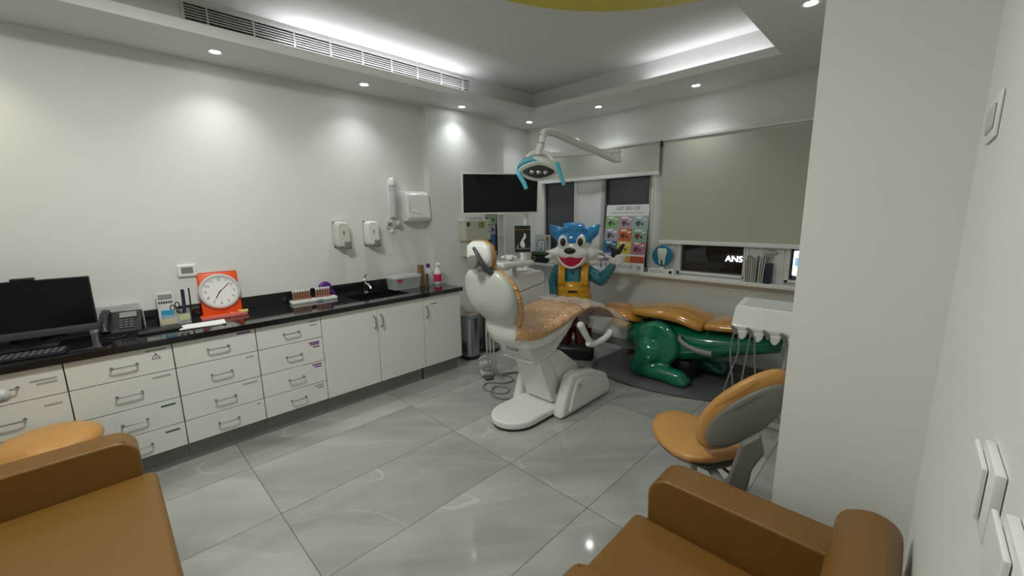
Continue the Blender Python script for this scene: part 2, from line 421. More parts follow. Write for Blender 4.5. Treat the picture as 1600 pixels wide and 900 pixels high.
o = bpy.data.objects.new('fill_glow', l); C.objects.link(o); o.parent = r; o.location = (0, 0, .014)
# cove strips hidden in the trough
def strip(x0, y0, x1, y1, label, e):
    c = V(((x0+x1)/2, (y0+y1)/2, HS+.036)); L = math.hypot(x1-x0, y1-y0)
    r = root('cove_light_strip', c, label, 'light strip', 'cove light strips in the ceiling trough')
    a = .01
    fin(box(B(), min(x0, x1)-a, max(x0, x1)+a, min(y0, y1)-a, max(y0, y1)+a, HS+.031, HS+.036), 'strip_base', 'white', r)
    l = bpy.data.lights.new('strip_glow', 'AREA'); l.shape = 'RECTANGLE'; l.size = L; l.size_y = .02; l.energy = e; l.color = (.95, .95, 1)
    o = bpy.data.objects.new('strip_glow', l); C.objects.link(o); o.parent = r; o.location = (0, 0, .004)
    o.rotation_euler = (PI, 0, math.atan2(y1-y0, x1-x0))
strip(.52, -3.3, .52, -1.6, 'hidden cove light strip glowing above the long air grille', 2.6)
strip(1.95, -.565, 3.0, -.565, 'hidden cove light strip glowing above the long roller blind', .85)

# ------------------------------------------------------------------ air grille
r = root('air_grille', (.45, -2.67, 2.91), 'long white louvred air grille on the ceiling step above the counter', 'air vent')
y0, y1, z0, z1 = -3.84, -1.50, 2.905, 3.005
fin(box(B(), .4502, .452, y0, y1, z0, z1), 'void_panel', 'ventd', r)
bm = B(); box(bm, .45, .462, y0-.02, y1+.02, z0-.014, z0); box(bm, .45, .462, y0-.02, y1+.02, z1, z1+.014)
box(bm, .45, .462, y0-.02, y0, z0, z1); box(bm, .45, .462, y1, y1+.02, z0, z1); fin(bm, 'frame', 'vent', r)
for k in range(5):
    z = z0+(k+1)*(z1-z0)/6
    fin(box(B(), .452, .466, y0, y1, z-.0028, z+.0028), 'louvre', 'vent', r)
for k in range(9):
    y = y0+.12+k*(y1-y0-.2)/8
    fin(box(B(), .452, .4675, y-.004, y+.004, z0, z1), 'mullion', 'vent', r)

# ------------------------------------------------------------------ counter run
seams = [-5.62, -5.145, -4.668, -4.188, -3.716, -3.254]
zr = [.857, .686, .490, .312, .147]
def handle_h(y, z, parent, L=.105):
    bm = B(); tube(bm, [(.602, y-L/2, z), (.625, y-L/2, z), (.628, y, z), (.625, y+L/2, z), (.602, y+L/2, z)], .0042, 8, 5)
    for s in (-1, 1): cyl(bm, (.6, y+s*L/2, z), (.606, y+s*L/2, z), .008, k=12)
    return fin(bm, 'handle', 'nickel', parent)
def handle_v(y, z0, z1, parent):
    bm = B(); tube(bm, [(.602, y, z0), (.625, y, z0), (.628, y, (z0+z1)/2), (.625, y, z1), (.602, y, z1)], .0048, 8, 5)
    for z in (z0, z1): cyl(bm, (.6, y, z), (.606, y, z), .008, k=12)
    return fin(bm, 'handle', 'nickel', parent)
dl = ['white drawer unit of the counter, farthest left below the monitor edge', 'white drawer unit below the desk monitor, behind the round stool',
      'white four drawer unit with a warning triangle on its top drawer', 'white four drawer unit below the orange clock',
      'white four drawer unit next to the cupboard doors, with purple labels']
lab = {(1, 0): [('label', .10, .05, .785, .10), ('label', .09, .035, .765, .08)], (1, 1): [('label', .07, .03, .635, .07)],
       (2, 0): [('label', .10, .02, .835, .10)], (2, 1): [('label', .09, .02, .655, .09)], (2, 2): [('glabel', .10, .03, .455, .075)], (2, 3): [('glabel', .10, .03, .275, .075)],
       (3, 0): [('plabel', .09, .02, .84, .085)], (3, 1): [('label', .06, .02, .655, .05)], (3, 2): [('label', .1, .02, .46, .09)], (3, 3): [('label', .02, .01, .285, .02)],
       (4, 0): [('label', .07, .02, .83, .06), ('label', .07, .02, .80, .06)], (4, 1): [('plabel', .08, .02, .655, .08), ('plabel', .07, .02, .64, .07), ('plabel', .05, .02, .618, .05)],
       (4, 2): [('plabel', .07, .02, .47, .07), ('plabel', .05, .02, .45, .055)], (4, 3): [('label', .07, .02, .29, .07), ('label', .05, .02, .27, .05)]}
for u in range(5):
    ya, yb = seams[u], seams[u+1]
    r = root('drawer_unit', (.3, (ya+yb)/2, 0), dl[u], 'drawer unit', 'white drawer units under the black counter')
    fin(box(B(), .045, .578, ya+.001, yb-.001, .147, .858), 'body', 'toe', r)
    fin(box(B(), .05, .54, ya+.001, yb-.001, 0, .147), 'plinth', 'toe', r)
    for d in range(4):
        zt, zb_ = zr[d], zr[d+1]
        o = fin(box(B(), .58, .6, ya+.003, yb-.003, zb_+.0025, zt-.0025, .0012, 1), 'drawer', 'cab', r)
        handle_h((ya+yb)/2+.005, (zt+zb_)/2-.005+.004, o, .115 if u != 4 else .105)
        for (mm, off, _, z, w) in lab.get((u, d), []):
            fin(box(B(), .6002, .6008, yb-.03-w, yb-.03, z-.006, z+.006), 'label_strip', mm, o)
        if (u, d) == (2, 0):
            bm = B(); c = V((.6008, yb-.085, .79))
            P = [c+V((0, math.sin(k*2*PI/3), math.cos(k*2*PI/3)))*.024 for k in range(3)]
            for i in range(3): cyl(bm, P[i], P[(i+1) % 3], .0018, k=6)
            box(bm, .6002, .6012, c.y-.0015, c.y+.0015, c.z-.004, c.z+.012); box(bm, .6002, .6012, c.y-.0015, c.y+.0015, c.z-.009, c.z-.006)
            tag(fin(bm, 'warning_sign', 'maroon', o), 'dark red warning triangle')
def cupboard(ya, yb, doors, label):
    r = root('cupboard', (.3, (ya+yb)/2, 0), label, 'cupboard', 'white cupboards under the sink end of the counter')
    fin(box(B(), .135 if yb > -1.85 else .045, .578, ya+.001, yb, .147, .858 if yb > -1.85 else .70), 'body', 'cab', r)
    if yb < -1.85: fin(box(B(), .56, .578, ya+.001, yb, .70, .858), 'front_rail', 'cab', r)
    fin(box(B(), .135, .54, ya+.001, yb-.02, 0, .147), 'plinth', 'toe', r)
    for (a, b_, hy, hz) in doors:
        o = fin(box(B(), .58, .6, a+.002, b_-.002, .149, .855, .0012, 1), 'door', 'cab', r)
        handle_v(hy, hz[0], hz[1], o)
    return r
cupboard(-3.254, -2.29, [(-3.254, -2.772, -2.80, (.665, .768)), (-2.772, -2.29, -2.735, (.668, .772))], 'white double door cupboard under the sink')
rr_ = cupboard(-2.289, -1.835, [(-2.289, -1.835, -2.255, (.655, .758))], 'white single door cupboard at the far end of the counter')
fin(box(B(), .6002, .6008, -2.20, -2.13, .775, .783), 'label_strip', 'dgrey', [c for c in bpy.data.objects if c.parent == rr_ and c.name.startswith('door')][0])
# worktop with sink cut-out
r = root('worktop', (.32, -3.7, .86), 'long glossy black granite worktop with upstand along the left wall', 'worktop')
sx0, sx1, sy0, sy1 = .16, .50, -2.86, -2.36
bm = B(); Z0, Z1 = .86, .90
for (a, b_, c, d) in [(.03, .622, -5.8, sy0), (.03, sx0, sy0, sy1), (sx1, .622, sy0, sy1), (.03, .622, sy1, -1.822)]: box(bm, a, b_, c, d, Z0, Z1)
box(bm, .132, .622, -1.823, -1.81, Z0, Z1)
fin(bm, 'slab', 'granite', r)
fin(box(B(), .03, .045, -5.8, -1.822, .90, 1.0, .002, 1), 'upstand', 'granite', r)
bm = B(); w = .01
box(bm, sx0-w, sx0, sy0-w, sy1+w, .72, .8595); box(bm, sx1, sx1+w, sy0-w, sy1+w, .72, .8595)
box(bm, sx0, sx1, sy0-w, sy0, .72, .8595); box(bm, sx0, sx1, sy1, sy1+w, .72, .8595); box(bm, sx0, sx1, sy0, sy1, .71, .72)
cyl(bm, ((sx0+sx1)/2, -2.6, .72), ((sx0+sx1)/2, -2.6, .724), .03)
fin(bm, 'sink_basin', 'black', r)
# tap
r = root('sink_tap', (.10, -2.62, .90), 'small chrome mixer tap behind the black sink', 'tap')
bm = B(); lathe(bm, [(.026, .9), (.026, .906), (.02, .91), (.019, 1.0), (.021, 1.004), (.021, 1.03), (.015, 1.038)], (.10, -2.62, 0)); fin(bm, 'tap_body', 'chrome', r)
fin(tube(B(), [(.10, -2.62, .975), (.15, -2.62, .985), (.20, -2.62, .965), (.215, -2.62, .945)], .0115, 12), 'spout', 'chrome', r)
fin(tube(B(), [(.10, -2.62, 1.035), (.10, -2.62, 1.05), (.115, -2.615, 1.075), (.15, -2.61, 1.09)], lambda t: .009-.004*t, 10), 'lever', 'chrome', r)

# ------------------------------------------------------------------ things on the counter
def placed(name, loc, rz, label, cat, group=None):
    """root that is authored at the origin and turned afterwards"""
    o = root(name, (0, 0, 0), label, cat, group); o.location = loc; o.rotation_euler = (0, 0, rz)
    WL[o.name] = V((0, 0, 0)); return o
# desk monitor (local: front faces +x)
r = placed('desk_monitor', (.26, -4.80, .901), math.radians(-5), 'wide black desktop monitor with a thick lower bezel at the left end of the worktop', 'monitor')
fin(box(B(), -.02, .0, -.30, .30, .06, .405, .004), 'housing', 'black', r, weighted=True)
fin(box(B(), .0005, .0025, -.292, .292, .11, .398), 'screen', 'blackg', r)
fin(box(B(), .0, .006, -.30, .30, .062, .105, .002), 'lower_bezel', 'dgrey', r)
fin(box(B(), -.035, .012, -.02, .075, .406, .42, .004), 'webcam', 'black', r)
bm = B(); box(bm, -.05, -.02, -.04, .04, .0, .25, .004); fin(bm, 'stand', 'black', r)
fin(box(B(), -.12, .06, -.12, .12, .0, .012, .004), 'stand_base', 'black', r)
# keyboard
r = placed('keyboard', (.47, -4.86, .901), math.radians(-6), 'flat black keyboard in front of the desk monitor', 'keyboard')
fin(box(B(), -.07, .07, -.22, .22, 0, .014, .004), 'case', 'black', r)
bm = B()
for i in range(5):
    for j in range(15): box(bm, -.058+i*.024, -.038+i*.024, -.208+j*.028, -.185+j*.028, .0141, .019, .002, 1)
kk = fin(bm, 'keys', 'dgrey', r); kk['kind'] = 'stuff'
# phone (local: user side +x)
r = placed('desk_phone', (.212, -4.40, .901), math.radians(-8), 'black office telephone with handset, right of the desk monitor', 'telephone')
bm = B(); prism(bm, [(-.09, -.10, .0), (.10, -.10, .0), (.10, -.10, .025), (-.06, -.10, .13), (-.09, -.10, .13)], (0, .21, 0)); fin(bm, 'phone_body', 'black', r)
tilt = math.atan2(.105, -.16)
def ph(x0, x1, y0, y1, h0, h1, name, m):
    n = V((.105, 0, .16)).normalized(); d = V((-.16, 0, .105)).normalized(); o = V((.10, 0, .025))
    bm = B(); P = [o+d*x0+n*h0+V((0, y0, 0)), o+d*x1+n*h0+V((0, y0, 0)), o+d*x1+n*h0+V((0, y1, 0)), o+d*x0+n*h0+V((0, y1, 0))]
    prism(bm, P, n*(h1-h0)); return bm
fin(ph(.13, .18, .0, .085, .0005, .006, '', ''), 'phone_display', 'grey', r)
bm = B()
for i in range(4):
    for j in range(3): add(bm, ph(.03+i*.023, .046+i*.023, .0+j*.026, .019+j*.026, .0005, .006, '', ''))
fin(bm, 'keypad', 'dgrey', r)
n = V((.105, 0, .16)).normalized(); d = V((-.16, 0, .105)).normalized(); o_ = V((.10, -.065, .025))
bm = B(); tube(bm, [o_+d*.0+n*.012, o_+d*.03+n*.03, o_+d*.09+n*.036, o_+d*.15+n*.03, o_+d*.18+n*.012], lambda t: .017+.010*abs(2*t-1)**3, 12); fin(bm, 'handset', 'black', r)
fin(tube(B(), [(.09, -.08, .02), (.13, -.09, .008), (.16, -.03, .006), (.15, .03, .006), (.12, .02, .006)], .004, 8), 'handset_cord', 'black', r)
# clear leaflet holder behind phone
r = placed('leaflet_holder', (.072, -4.43, .901), 0, 'clear acrylic leaflet holder standing behind the black telephone', 'leaflet holder')
fin(box(B(), 0, .004, -.12, .16, 0, .21), 'back_plate', 'clear', r)
fin(box(B(), .006, .02, -.10, .14, .01, .17), 'leaflets', 'lgreyc', r); fin(box(B(), .022, .025, -.12, .16, 0, .15), 'front_plate', 'clear', r)
bm = B()
for k in range(5): box(bm, .0205, .0212, -.09+.01*(k % 2), .10-.03*(k % 3), .145-.02*k, .150-.02*k)
fin(bm, 'printed_lines', 'grey', r)
# black card tray
solo(box(B(), .27, .42, -4.33, -4.10, .901, .917, .005, mtx=None), 'card_terminal', 'black', 'flat black card terminal lying in front of the telephone', 'card terminal')
r = placed('calculator', (.13, -4.145, .903), math.radians(-4), 'grey desk calculator standing upright in a clear holder, left of the clock', 'calculator')
T = RY(math.radians(-14))
fin(box(B(), 0, .014, -.05, .05, .0, .225, .004, mtx=T), 'case', 'lgreyc', r); fin(box(B(), .0145, .016, -.04, .04, .172, .208, mtx=T), 'display', 'grey', r)
bm = B()
for k in range(6): box(bm, .0145, .018, -.042+k*.014, -.032+k*.014, .142, .158, .001, 1, mtx=T)
fin(bm, 'keys', 'black', r)
r = placed('pen_holder', (.165, -4.115, .901), math.radians(-4), 'clear acrylic desk organiser holding pens and sticky notes, left of the clock', 'desk organiser')
bm = B(); box(bm, .0, .003, -.08, .09, 0, .10); box(bm, .06, .063, -.08, .09, 0, .075); box(bm, 0, .063, -.083, -.08, 0, .09); box(bm, 0, .063, .09, .093, 0, .09); box(bm, 0, .063, -.083, .093, 0, .003); box(bm, 0, .06, .02, .022, .004, .08)
fin(bm, 'tray', 'clear', r)
for (a, b_, z0, z1, m, nm, lb) in [(-.07, -.0, .05, .11, 'cyan', 'sticky_note_pad', 'blue sticky note pad leaning in the clear desk organiser'), (-.075, .01, .012, .05, 'pyel', 'sticky_note_pad', 'pale yellow sticky note pad in the clear desk organiser'), (.025, .085, .022, .062, 'lime', 'sticky_note_pad', 'lime green sticky note pad in the clear desk organiser')]:
    solo(box(B(), .165+.045, .165+.056, -4.115+a, -4.115+b_, .901+z0, .901+z1, .001, 1), nm, m, lb, 'sticky notes', 'sticky note pads in the desk organiser')
solo(tube(B(), [(.20, -4.065, .91), (.175, -4.05, 1.02), (.165, -4.045, 1.14)], .011, 10), 'marker_pen', 'navy', 'thick navy marker pen standing in the desk organiser', 'pen')
solo(tube(B(), [(.218, -4.03, .91), (.20, -4.015, 1.02), (.192, -4.01, 1.15)], .005, 8), 'ballpoint_pen', 'black', 'slim black ballpoint pen leaning right in the desk organiser', 'pen')
r = root('scissors', (.215, -4.07, .93), 'dark green handled scissors standing in the desk organiser', 'scissors')
bm = B(); tube(bm, [(.205, -4.10, 1.00), (.20, -4.075, .97), (.198, -4.05, .935)], .008, 8); fin(bm, 'handle_bar', 'dkgreen', r)
bm = B()
for s in (-1, 1):
    c = V((.205, -4.105+s*.014, 1.03+s*.008)); tube(bm, [c+V((0, math.cos(a)*.012, math.sin(a)*.02)) for a in [k*PI/4 for k in range(9)]], .004, 6, 3)
fin(bm, 'finger_loops', 'dkgreen', r)
# papers
bm = B()
for k in range(7):
    a = math.radians(-5+random.uniform(-6, 6)); box(bm, -.07, .07, -.115, .115, k*.0012, k*.0012+.0008, mtx=Matrix.Translation((.405+random.uniform(-.008, .008), -3.985+random.uniform(-.015, .015), .9012)) @ RZ(a))
solo(bm, 'paper_stack', 'paper', 'small loose stack of white paper slips on the worktop edge', 'paper')
# orange clock: leaning square back plate, tray foot, round clock
th = math.radians(-12); T0 = Matrix.Translation((.115, -3.81, .905)) @ RZ(math.radians(-4)) @ RY(th)
r = root('clock_stand', (.15, -3.81, .90), 'orange easel stand carrying the round clock on the worktop', 'stand')
bm = B(); t_ = bmesh.new(); box(t_, -.012, 0, -.13, .13, 0, .335, .012, 3); bmesh.ops.transform(t_, matrix=T0, verts=t_.verts); add(bm, t_); fin(bm, 'back_plate', 'uorange', r)
T1 = Matrix.Translation((.115, -3.81, .9005)) @ RZ(math.radians(-4))
bm = B(); box(bm, -.01, .15, -.15, .14, 0, .012, .004, 2, mtx=T1); fin(bm, 'foot_tray', 'uorange', r)
bm = B(); box(bm, .15, .157, -.15, .14, 0, .026, .002, 2, mtx=T1); fin(bm, 'front_lip', 'pink', r)
r = root('wall_clock', (.15, -3.81, .93), 'round white clock showing ten past seven, leaning on the orange stand', 'clock')
cz = .178; R_ = .138
def T(bm): bmesh.ops.transform(bm, matrix=T0, verts=bm.verts); return bm
fin(T(lathe(B(), [(0, .001), (R_, .001), (R_, .02), (R_-.006, .03), (R_-.018, .032), (R_-.021, .022), (0, .022)], (0, 0, cz), (1, 0, 0), 48)), 'clock_rim', 'lgreyc', r)
fin(T(lathe(B(), [(0, .0225), (R_-.021, .0225), (R_-.021, .0232), (0, .0232)], (0, 0, cz), (1, 0, 0), 48)), 'dial', 'paper', r)
bm = B()
for k in range(1, 13):
    a = PI/2-k*PI/6; rd = R_-.046
    add(bm, txt(str(k), .030, None, '', None, (.0236, math.cos(a)*rd, cz+math.sin(a)*rd), FACE_X, .0003))
fin(T(bm), 'numerals', 'dgrey', r)
bm = B()
for k in range(60):
    a = k*PI/30; l = .006 if k % 5 else .009; rd = R_-.026
    mt = Matrix.Translation((0, 0, cz)) @ RX(a); box(bm, .0234, .024, -.0007 if k % 5 else -.0014, .0007 if k % 5 else .0014, rd-l, rd, mtx=mt)
fin(T(bm), 'minute_marks', 'dgrey', r)
mt = Matrix.Translation((0, 0, cz)) @ RX(-math.radians(212)); fin(T(box(B(), .0245, .0255, -.003, .003, -.012, .062, mtx=mt)), 'hour_hand', 'black', r)
mt = Matrix.Translation((0, 0, cz)) @ RX(-math.radians(48)); fin(T(box(B(), .026, .027, -.002, .002, -.018, .092, mtx=mt)), 'minute_hand', 'black', r)
solo(bprism(B(), [(.20, -3.73, .915), (.205, -3.66, .915), (.235, -3.665, .915), (.235, -3.72, .915)], (0, 0, .018), .004), 'eraser', 'pyel', 'small yellow block lying on the right of the orange clock stand', 'eraser')
solo(bprism(B(), [(.19, -3.785, .915), (.20, -3.745, .915), (.225, -3.75, .915), (.22, -3.785, .915)], (0, 0, .01), .003), 'clip', 'pink', 'small pink clip lying on the orange clock stand tray', 'clip')
# tooth shade samples
r = root('sample_rack', (.15, -3.15, .9), 'white tray rack on the worktop holding brown tooth samples', 'rack')
T2 = Matrix.Translation((.14, -3.14, .9005)) @ RZ(math.radians(-3))
fin(box(B(), -.035, .05, -.185, .20, 0, .026, .005, 2, mtx=T2), 'base_tray', 'white', r, weighted=True)
fin(box(B(), .0505, .052, .02, .07, .008, .016, mtx=T2), 'label_strip', 'cyan', r)
for (a, n_) in ((-.155, 7), (.035, 6)):
    fin(box(B(), -.012, .016, a-.012, a+n_*.0215, .026, .04, .003, 1, mtx=T2), 'holder_block', 'brown', r)
    for k in range(n_):
        bm = B(); y = a+k*.0215; lathe(bm, [(.008, .04), (.0095, .06), (.009, .085), (.0075, .095)], (.002, y, 0), k=10)
        bmesh.ops.transform(bm, matrix=T2, verts=bm.verts); s = fin(bm, 'tooth_sample', 'brown', r)
        bm = B(); lathe(bm, [(.0078, .0952), (.010, .10), (.010, .112), (.005, .116)], (.002, y, 0), k=10)
        bmesh.ops.transform(bm, matrix=T2, verts=bm.verts); tag(fin(bm, 'sample_cap', 'white', s), 'white cap')
bm = B(); ell(bm, (.075, -3.0, .985), (.022, .065, .07), 16); tube(bm, [(.075, -2.96, .97), (.085, -2.93, .94), (.08, -2.925, .905)], .014, 8)
solo(bm, 'putty_scoop', 'purple', 'purple rounded scoop leaning behind the tooth sample rack', 'scoop')
# clear storage box
r = root('storage_box', (.2, -2.24, .90), 'clear plastic storage box with a red latch on the worktop by the sink', 'storage box')
T3 = Matrix.Translation((.19, -2.24, .9008)) @ RZ(math.radians(0))
bm = B(); t_ = bmesh.new(); add(t_, loft(B(), [sring((0, 0, 0), (1, 0, 0), (0, 1, 0), .085, .15, 8, 32), sring((0, 0, .115), (1, 0, 0), (0, 1, 0), .095, .165, 8, 32)])); bmesh.ops.transform(t_, matrix=T3, verts=t_.verts); add(bm, t_)
fin(bm, 'tub', 'frost', r)
fin(loft(B(), [sring((.19, -2.24, .1165+.9), (1, 0, 0), (0, 1, 0), .10, .17, 8, 32), sring((.19, -2.24, .135+.9), (1, 0, 0), (0, 1, 0), .097, .167, 8, 32)]), 'lid', 'frost', r)
tag(fin(box(B(), .285, .295, -2.37, -2.32, .985, 1.015, .003), 'latch', 'red', r), 'red latch')
solo(loft(B(), [sring((.20, -2.037, .9005), (1, 0, 0), (0, 1, 0), .03, .03, 6), sring((.20, -2.037, 1.12), (1, 0, 0), (0, 1, 0), .028, .028, 6)]), 'cardboard_box', 'kraft', 'narrow brown cardboard box standing beside the clear storage box', 'box')
r = root('jug_bottle', (.22, -1.955, .90), 'translucent white jug bottle with a purple cap, left of the spray bottle', 'bottle')
bm = B(); lathe(bm, [(.045, .9008), (.05, .91), (.05, 1.03), (.04, 1.06), (.018, 1.075), (.018, 1.09)], (.22, -1.955, 0)); fin(bm, 'bottle_body', 'frost', r)
bm = B(); lathe(bm, [(.021, 1.09), (.021, 1.125), (.015, 1.13)], (.22, -1.955, 0)); tag(fin(bm, 'cap', 'purple', r), 'purple cap')
solo(tube(B(), [(.285, -2.02, .9075), (.287, -2.018, 1.0), (.285, -2.02, 1.03)], .012, 10), 'glass_vial', 'dgrey', 'small dark vial in front of the cardboard box', 'vial')
r = root('spray_bottle', (.255, -1.86, .90), 'white trigger spray bottle with a pink label at the far end of the worktop', 'spray bottle')
bm = B(); lathe(bm, [(.036, .9008), (.04, .907), (.04, 1.02), (.033, 1.05), (.014, 1.085), (.014, 1.10)], (.255, -1.86, 0)); fin(bm, 'bottle_body', 'white', r)
bm = B(); lathe(bm, [(.0405, .93), (.0408, .931), (.0408, 1.01), (.0405, 1.011)], (.255, -1.86, 0)); tag(fin(bm, 'label_wrap', 'magenta', r), 'pink and white label')
bm = B(); box(bm, .237, .30, -1.878, -1.842, 1.10, 1.13, .006); box(bm, .30, .315, -1.869, -1.851, 1.108, 1.124, .003); fin(bm, 'spray_head', 'white', r, weighted=True)
fin(tube(B(), [(.29, -1.86, 1.10), (.287, -1.86, 1.08), (.297, -1.86, 1.06)], .005, 8), 'trigger', 'white', r)

# ------------------------------------------------------------------ things on the left wall
r = root('thermostat', (.03, -3.985, 1.22), 'small white framed room thermostat on the wall above the calculator', 'thermostat')
fin(box(B(), .031, .05, -4.045, -3.925, 1.215, 1.31, .01, 3), 'housing', 'white', r, weighted=True)
fin(box(B(), .0505, .052, -4.02, -3.95, 1.242, 1.288), 'display', 'grey', r)
def dispenser(y0, y1, z0, z1, m, label):
    r = root('soap_dispenser', (.03, (y0+y1)/2, z0), label, 'soap dispenser', 'wall soap dispensers')
    yc, w = (y0+y1)/2, (y1-y0)/2
    fin(box(B(), .031, .045, y0+.004, y1-.004, z0, z1, .005), 'back_plate', 'dgrey', r)
    rings = [sring((.045+x, yc, (z0+z1)/2+dz), (0, 1, 0), (0, 0, 1), w*s, (z1-z0)/2*s2, 5, 32) for x, s, s2, dz in ((0, 1, 1, 0), (.05, .97, .98, 0), (.075, .9, .93, .0), (.085, .78, .86, 0))]
    fin(loft(B(), rings), 'cover', m, r)
    fin(box(B(), .1302, .1325, yc-.004, yc+.004, (z0+z1)/2+.0, (z0+z1)/2+.035, .002, 1), 'level_window', 'black', r)
    fin(box(B(), .095, .145, yc-.003, yc+w*.95, z0-.012, z0+.06, .012, 3), 'push_lever', 'grey', r, weighted=True)
dispenser(-2.865, -2.735, 1.355, 1.60, 'cream', 'grey cream soap dispenser on the wall, left one of the pair')
dispenser(-2.565, -2.435, 1.355, 1.60, 'white', 'white soap dispenser on the wall, right one of the pair above the tap')
# cup dispenser tube
r = root('cup_dispenser', (.03, -2.245, 1.62), 'clear upright cup dispenser tube with white cap on the wall', 'cup dispenser')
fin(box(B(), .031, .05, -2.27, -2.22, 1.62, 2.0, .004), 'mounting_strip', 'white', r)
fin(cyl(B(), (.085, -2.245, 1.63), (.085, -2.245, 1.95), .034), 'clear_tube', 'frost', r)
bm = B()
for k in range(22): lathe(bm, [(.022, 1.635+k*.0115), (.03, 1.644+k*.0115), (.031, 1.646+k*.0115), (.022, 1.6462+k*.0115)], (.085, -2.245, 0), k=16)
g = fin(bm, 'paper_cups', 'paper', r)
bm = B(); lathe(bm, [(.037, 1.95), (.039, 1.98), (.034, 2.01), (.015, 2.025)], (.085, -2.245, 0)); fin(bm, 'cap', 'white', r)
# sockets under the dispenser
r = root('wall_socket', (.03, -2.235, 1.50), 'double wall socket with a round adapter under the cup dispenser', 'socket')
fin(box(B(), .031, .05, -2.315, -2.165, 1.515, 1.61, .004), 'socket_plate', 'cream', r)
fin(box(B(), .0502, .053, -2.30, -2.255, 1.54, 1.575, .001, 1), 'socket_switch', 'grey', r)
bm = B(); ell(bm, (.085, -2.205, 1.565), (.03, .028, .036), 14); fin(bm, 'adapter_plug', 'lgreyc', r)
fin(box(B(), .0305, .055, -2.28, -2.235, 1.47, 1.512, .004), 'lower_bracket', 'white', r)
# paper towel dispenser
r = root('paper_towel_dispenser', (.03, -1.98, 1.58), 'large white paper towel dispenser on the wall beside the pilaster', 'towel dispenser')
P = [(.031, 1.60), (.06, 1.575), (.15, 1.585), (.17, 1.62), (.15, 1.86), (.11, 1.895), (.031, 1.90)]
fin(bprism(B(), [(x, -2.13, z) for x, z in P], (0, .285, 0), .012, 3), 'cover', 'whiteg', r, weighted=True)
bm = B(); prism(bm, [(.1635, -2.085, 1.86-.15), (.166, -2.085, 1.85-.16), (.1665, -1.875, 1.63), (.165, -1.875, 1.65)], (.0025, 0, 0))
fin(bm, 'crease', 'white', r)
bm = B()
for k in range(5): box(bm, .168, .1695, -2.102, -2.094, 1.70+k*.015, 1.71+k*.015)
fin(bm, 'vertical_print', 'lgreyc', r)

# ------------------------------------------------------------------ things on the pilaster
r = root('towel_cabinet', (.13, -1.22, 1.16), 'beige metal box with small stickers on the pilaster under the television', 'wall box')
fin(box(B(), .131, .27, -1.45, -1.07, 1.34, 1.58, .008), 'upper_box', 'beige', r, weighted=True)
fin(box(B(), .131, .25, -1.42, -1.13, 1.155, 1.338, .008), 'lower_box', 'beige', r, weighted=True)
fin(box(B(), .2703, .272, -1.44, -1.39, 1.51, 1.555), 'dark_sticker', 'dgrey', r)
fin(box(B(), .2703, .272, -1.26, -1.17, 1.49, 1.555), 'yellow_sticker', 'olive', r)
for z in (1.44, 1.52): fin(cyl(B(), (.27, -1.10, z), (.277, -1.10, z), .008), 'lock', 'dgrey', r)
bm = B(); box(bm, .15, .24, -1.37, -1.16, 1.5805, 1.60, .004); box(bm, .16, .23, -1.35, -1.18, 1.6005, 1.615, .003); fin(bm, 'tray_top', 'lgrey', r)

# poster mosaic helper (plane coordinates u across, v up)
POSTC = ['#8fb27c', '#b9a0ad', '#9db8b2', '#aaa6b6', '#cf6c3e', '#86b29a', '#3f7da6', '#d8c64c', '#b8808f', '#9a7aa0', '#d2a83e', '#c05a3c']
hexc = lambda h: lin(int(h[1:3], 16), int(h[3:5], 16), int(h[5:7], 16))
PM = [mat('poster_tile_%d' % i, hexc(h), .45, var=.12, vscale=40) for i, h in enumerate(POSTC)]
CR = [mat('poster_figure_%d' % i, hexc(h), .45) for i, h in enumerate(['#3c5a3a', '#5a3f4a', '#4a5a5c', '#3f3a48', '#5a2c1c', '#8a3030', '#2c4a60', '#50583a', '#5a4450'])]
def poster(r, mtx, W, H, cols, rows, title=True):
    """r: root; mtx maps (u, v, n) to world; sheet with tiled cartoon cells"""
    def q(u0, u1, v0, v1, n0, n1, name, m, bev=0):
        bm = B(); box(bm, u0, u1, v0, v1, n0, n1, bev); bmesh.ops.transform(bm, matrix=mtx, verts=bm.verts); return fin(bm, name, m, r)
    q(0, W, 0, H, 0, .006, 'board', 'paper')
    return q
rP = root('window_poster', (1.5, -.1, .964), 'tall cartoon poster of coloured squares leaning in the second window', 'poster')
lean = math.radians(-4)
MW = Matrix.Translation((1.235, -.115, .966)) @ Matrix.Rotation(math.radians(-7), 4, 'X') @ basis((1, 0, 0), (0, 0, 1))
W_, H_ = .545, .765
q = poster(rP, MW, W_, H_, 3, 4)
cw = W_/3; ch = .148
def germ(bm, u, v, s, k):
    """little rounded cartoon shape: body, two arms, two legs"""
    for (du, dv, a, b_) in ((0, 0, .9, 1.0), (-.9, -.2, .35, .5), (.9, .2, .35, .5), (-.35, -1.1, .25, .5), (.35, -1.1, .25, .5), (1.9, -.5, .7, .55)):
        t_ = bmesh.new(); pts = sring((u+du*s, v+dv*s, .0068), (1, 0, 0), (0, 1, 0), a*s*(.8+.1*(k % 3)), b_*s, 2, 12); prism(t_, pts, (0, 0, .0006)); add(bm, t_)
    if k % 2:
        for sgn in (-1, 1):
            t_ = bmesh.new(); prism(t_, [(u+sgn*.2*s, v+.7*s, .0068), (u+sgn*1.0*s, v+1.6*s, .0068), (u+sgn*.7*s, v+.5*s, .0068)], (0, 0, .0006)); add(bm, t_)
idx = 0
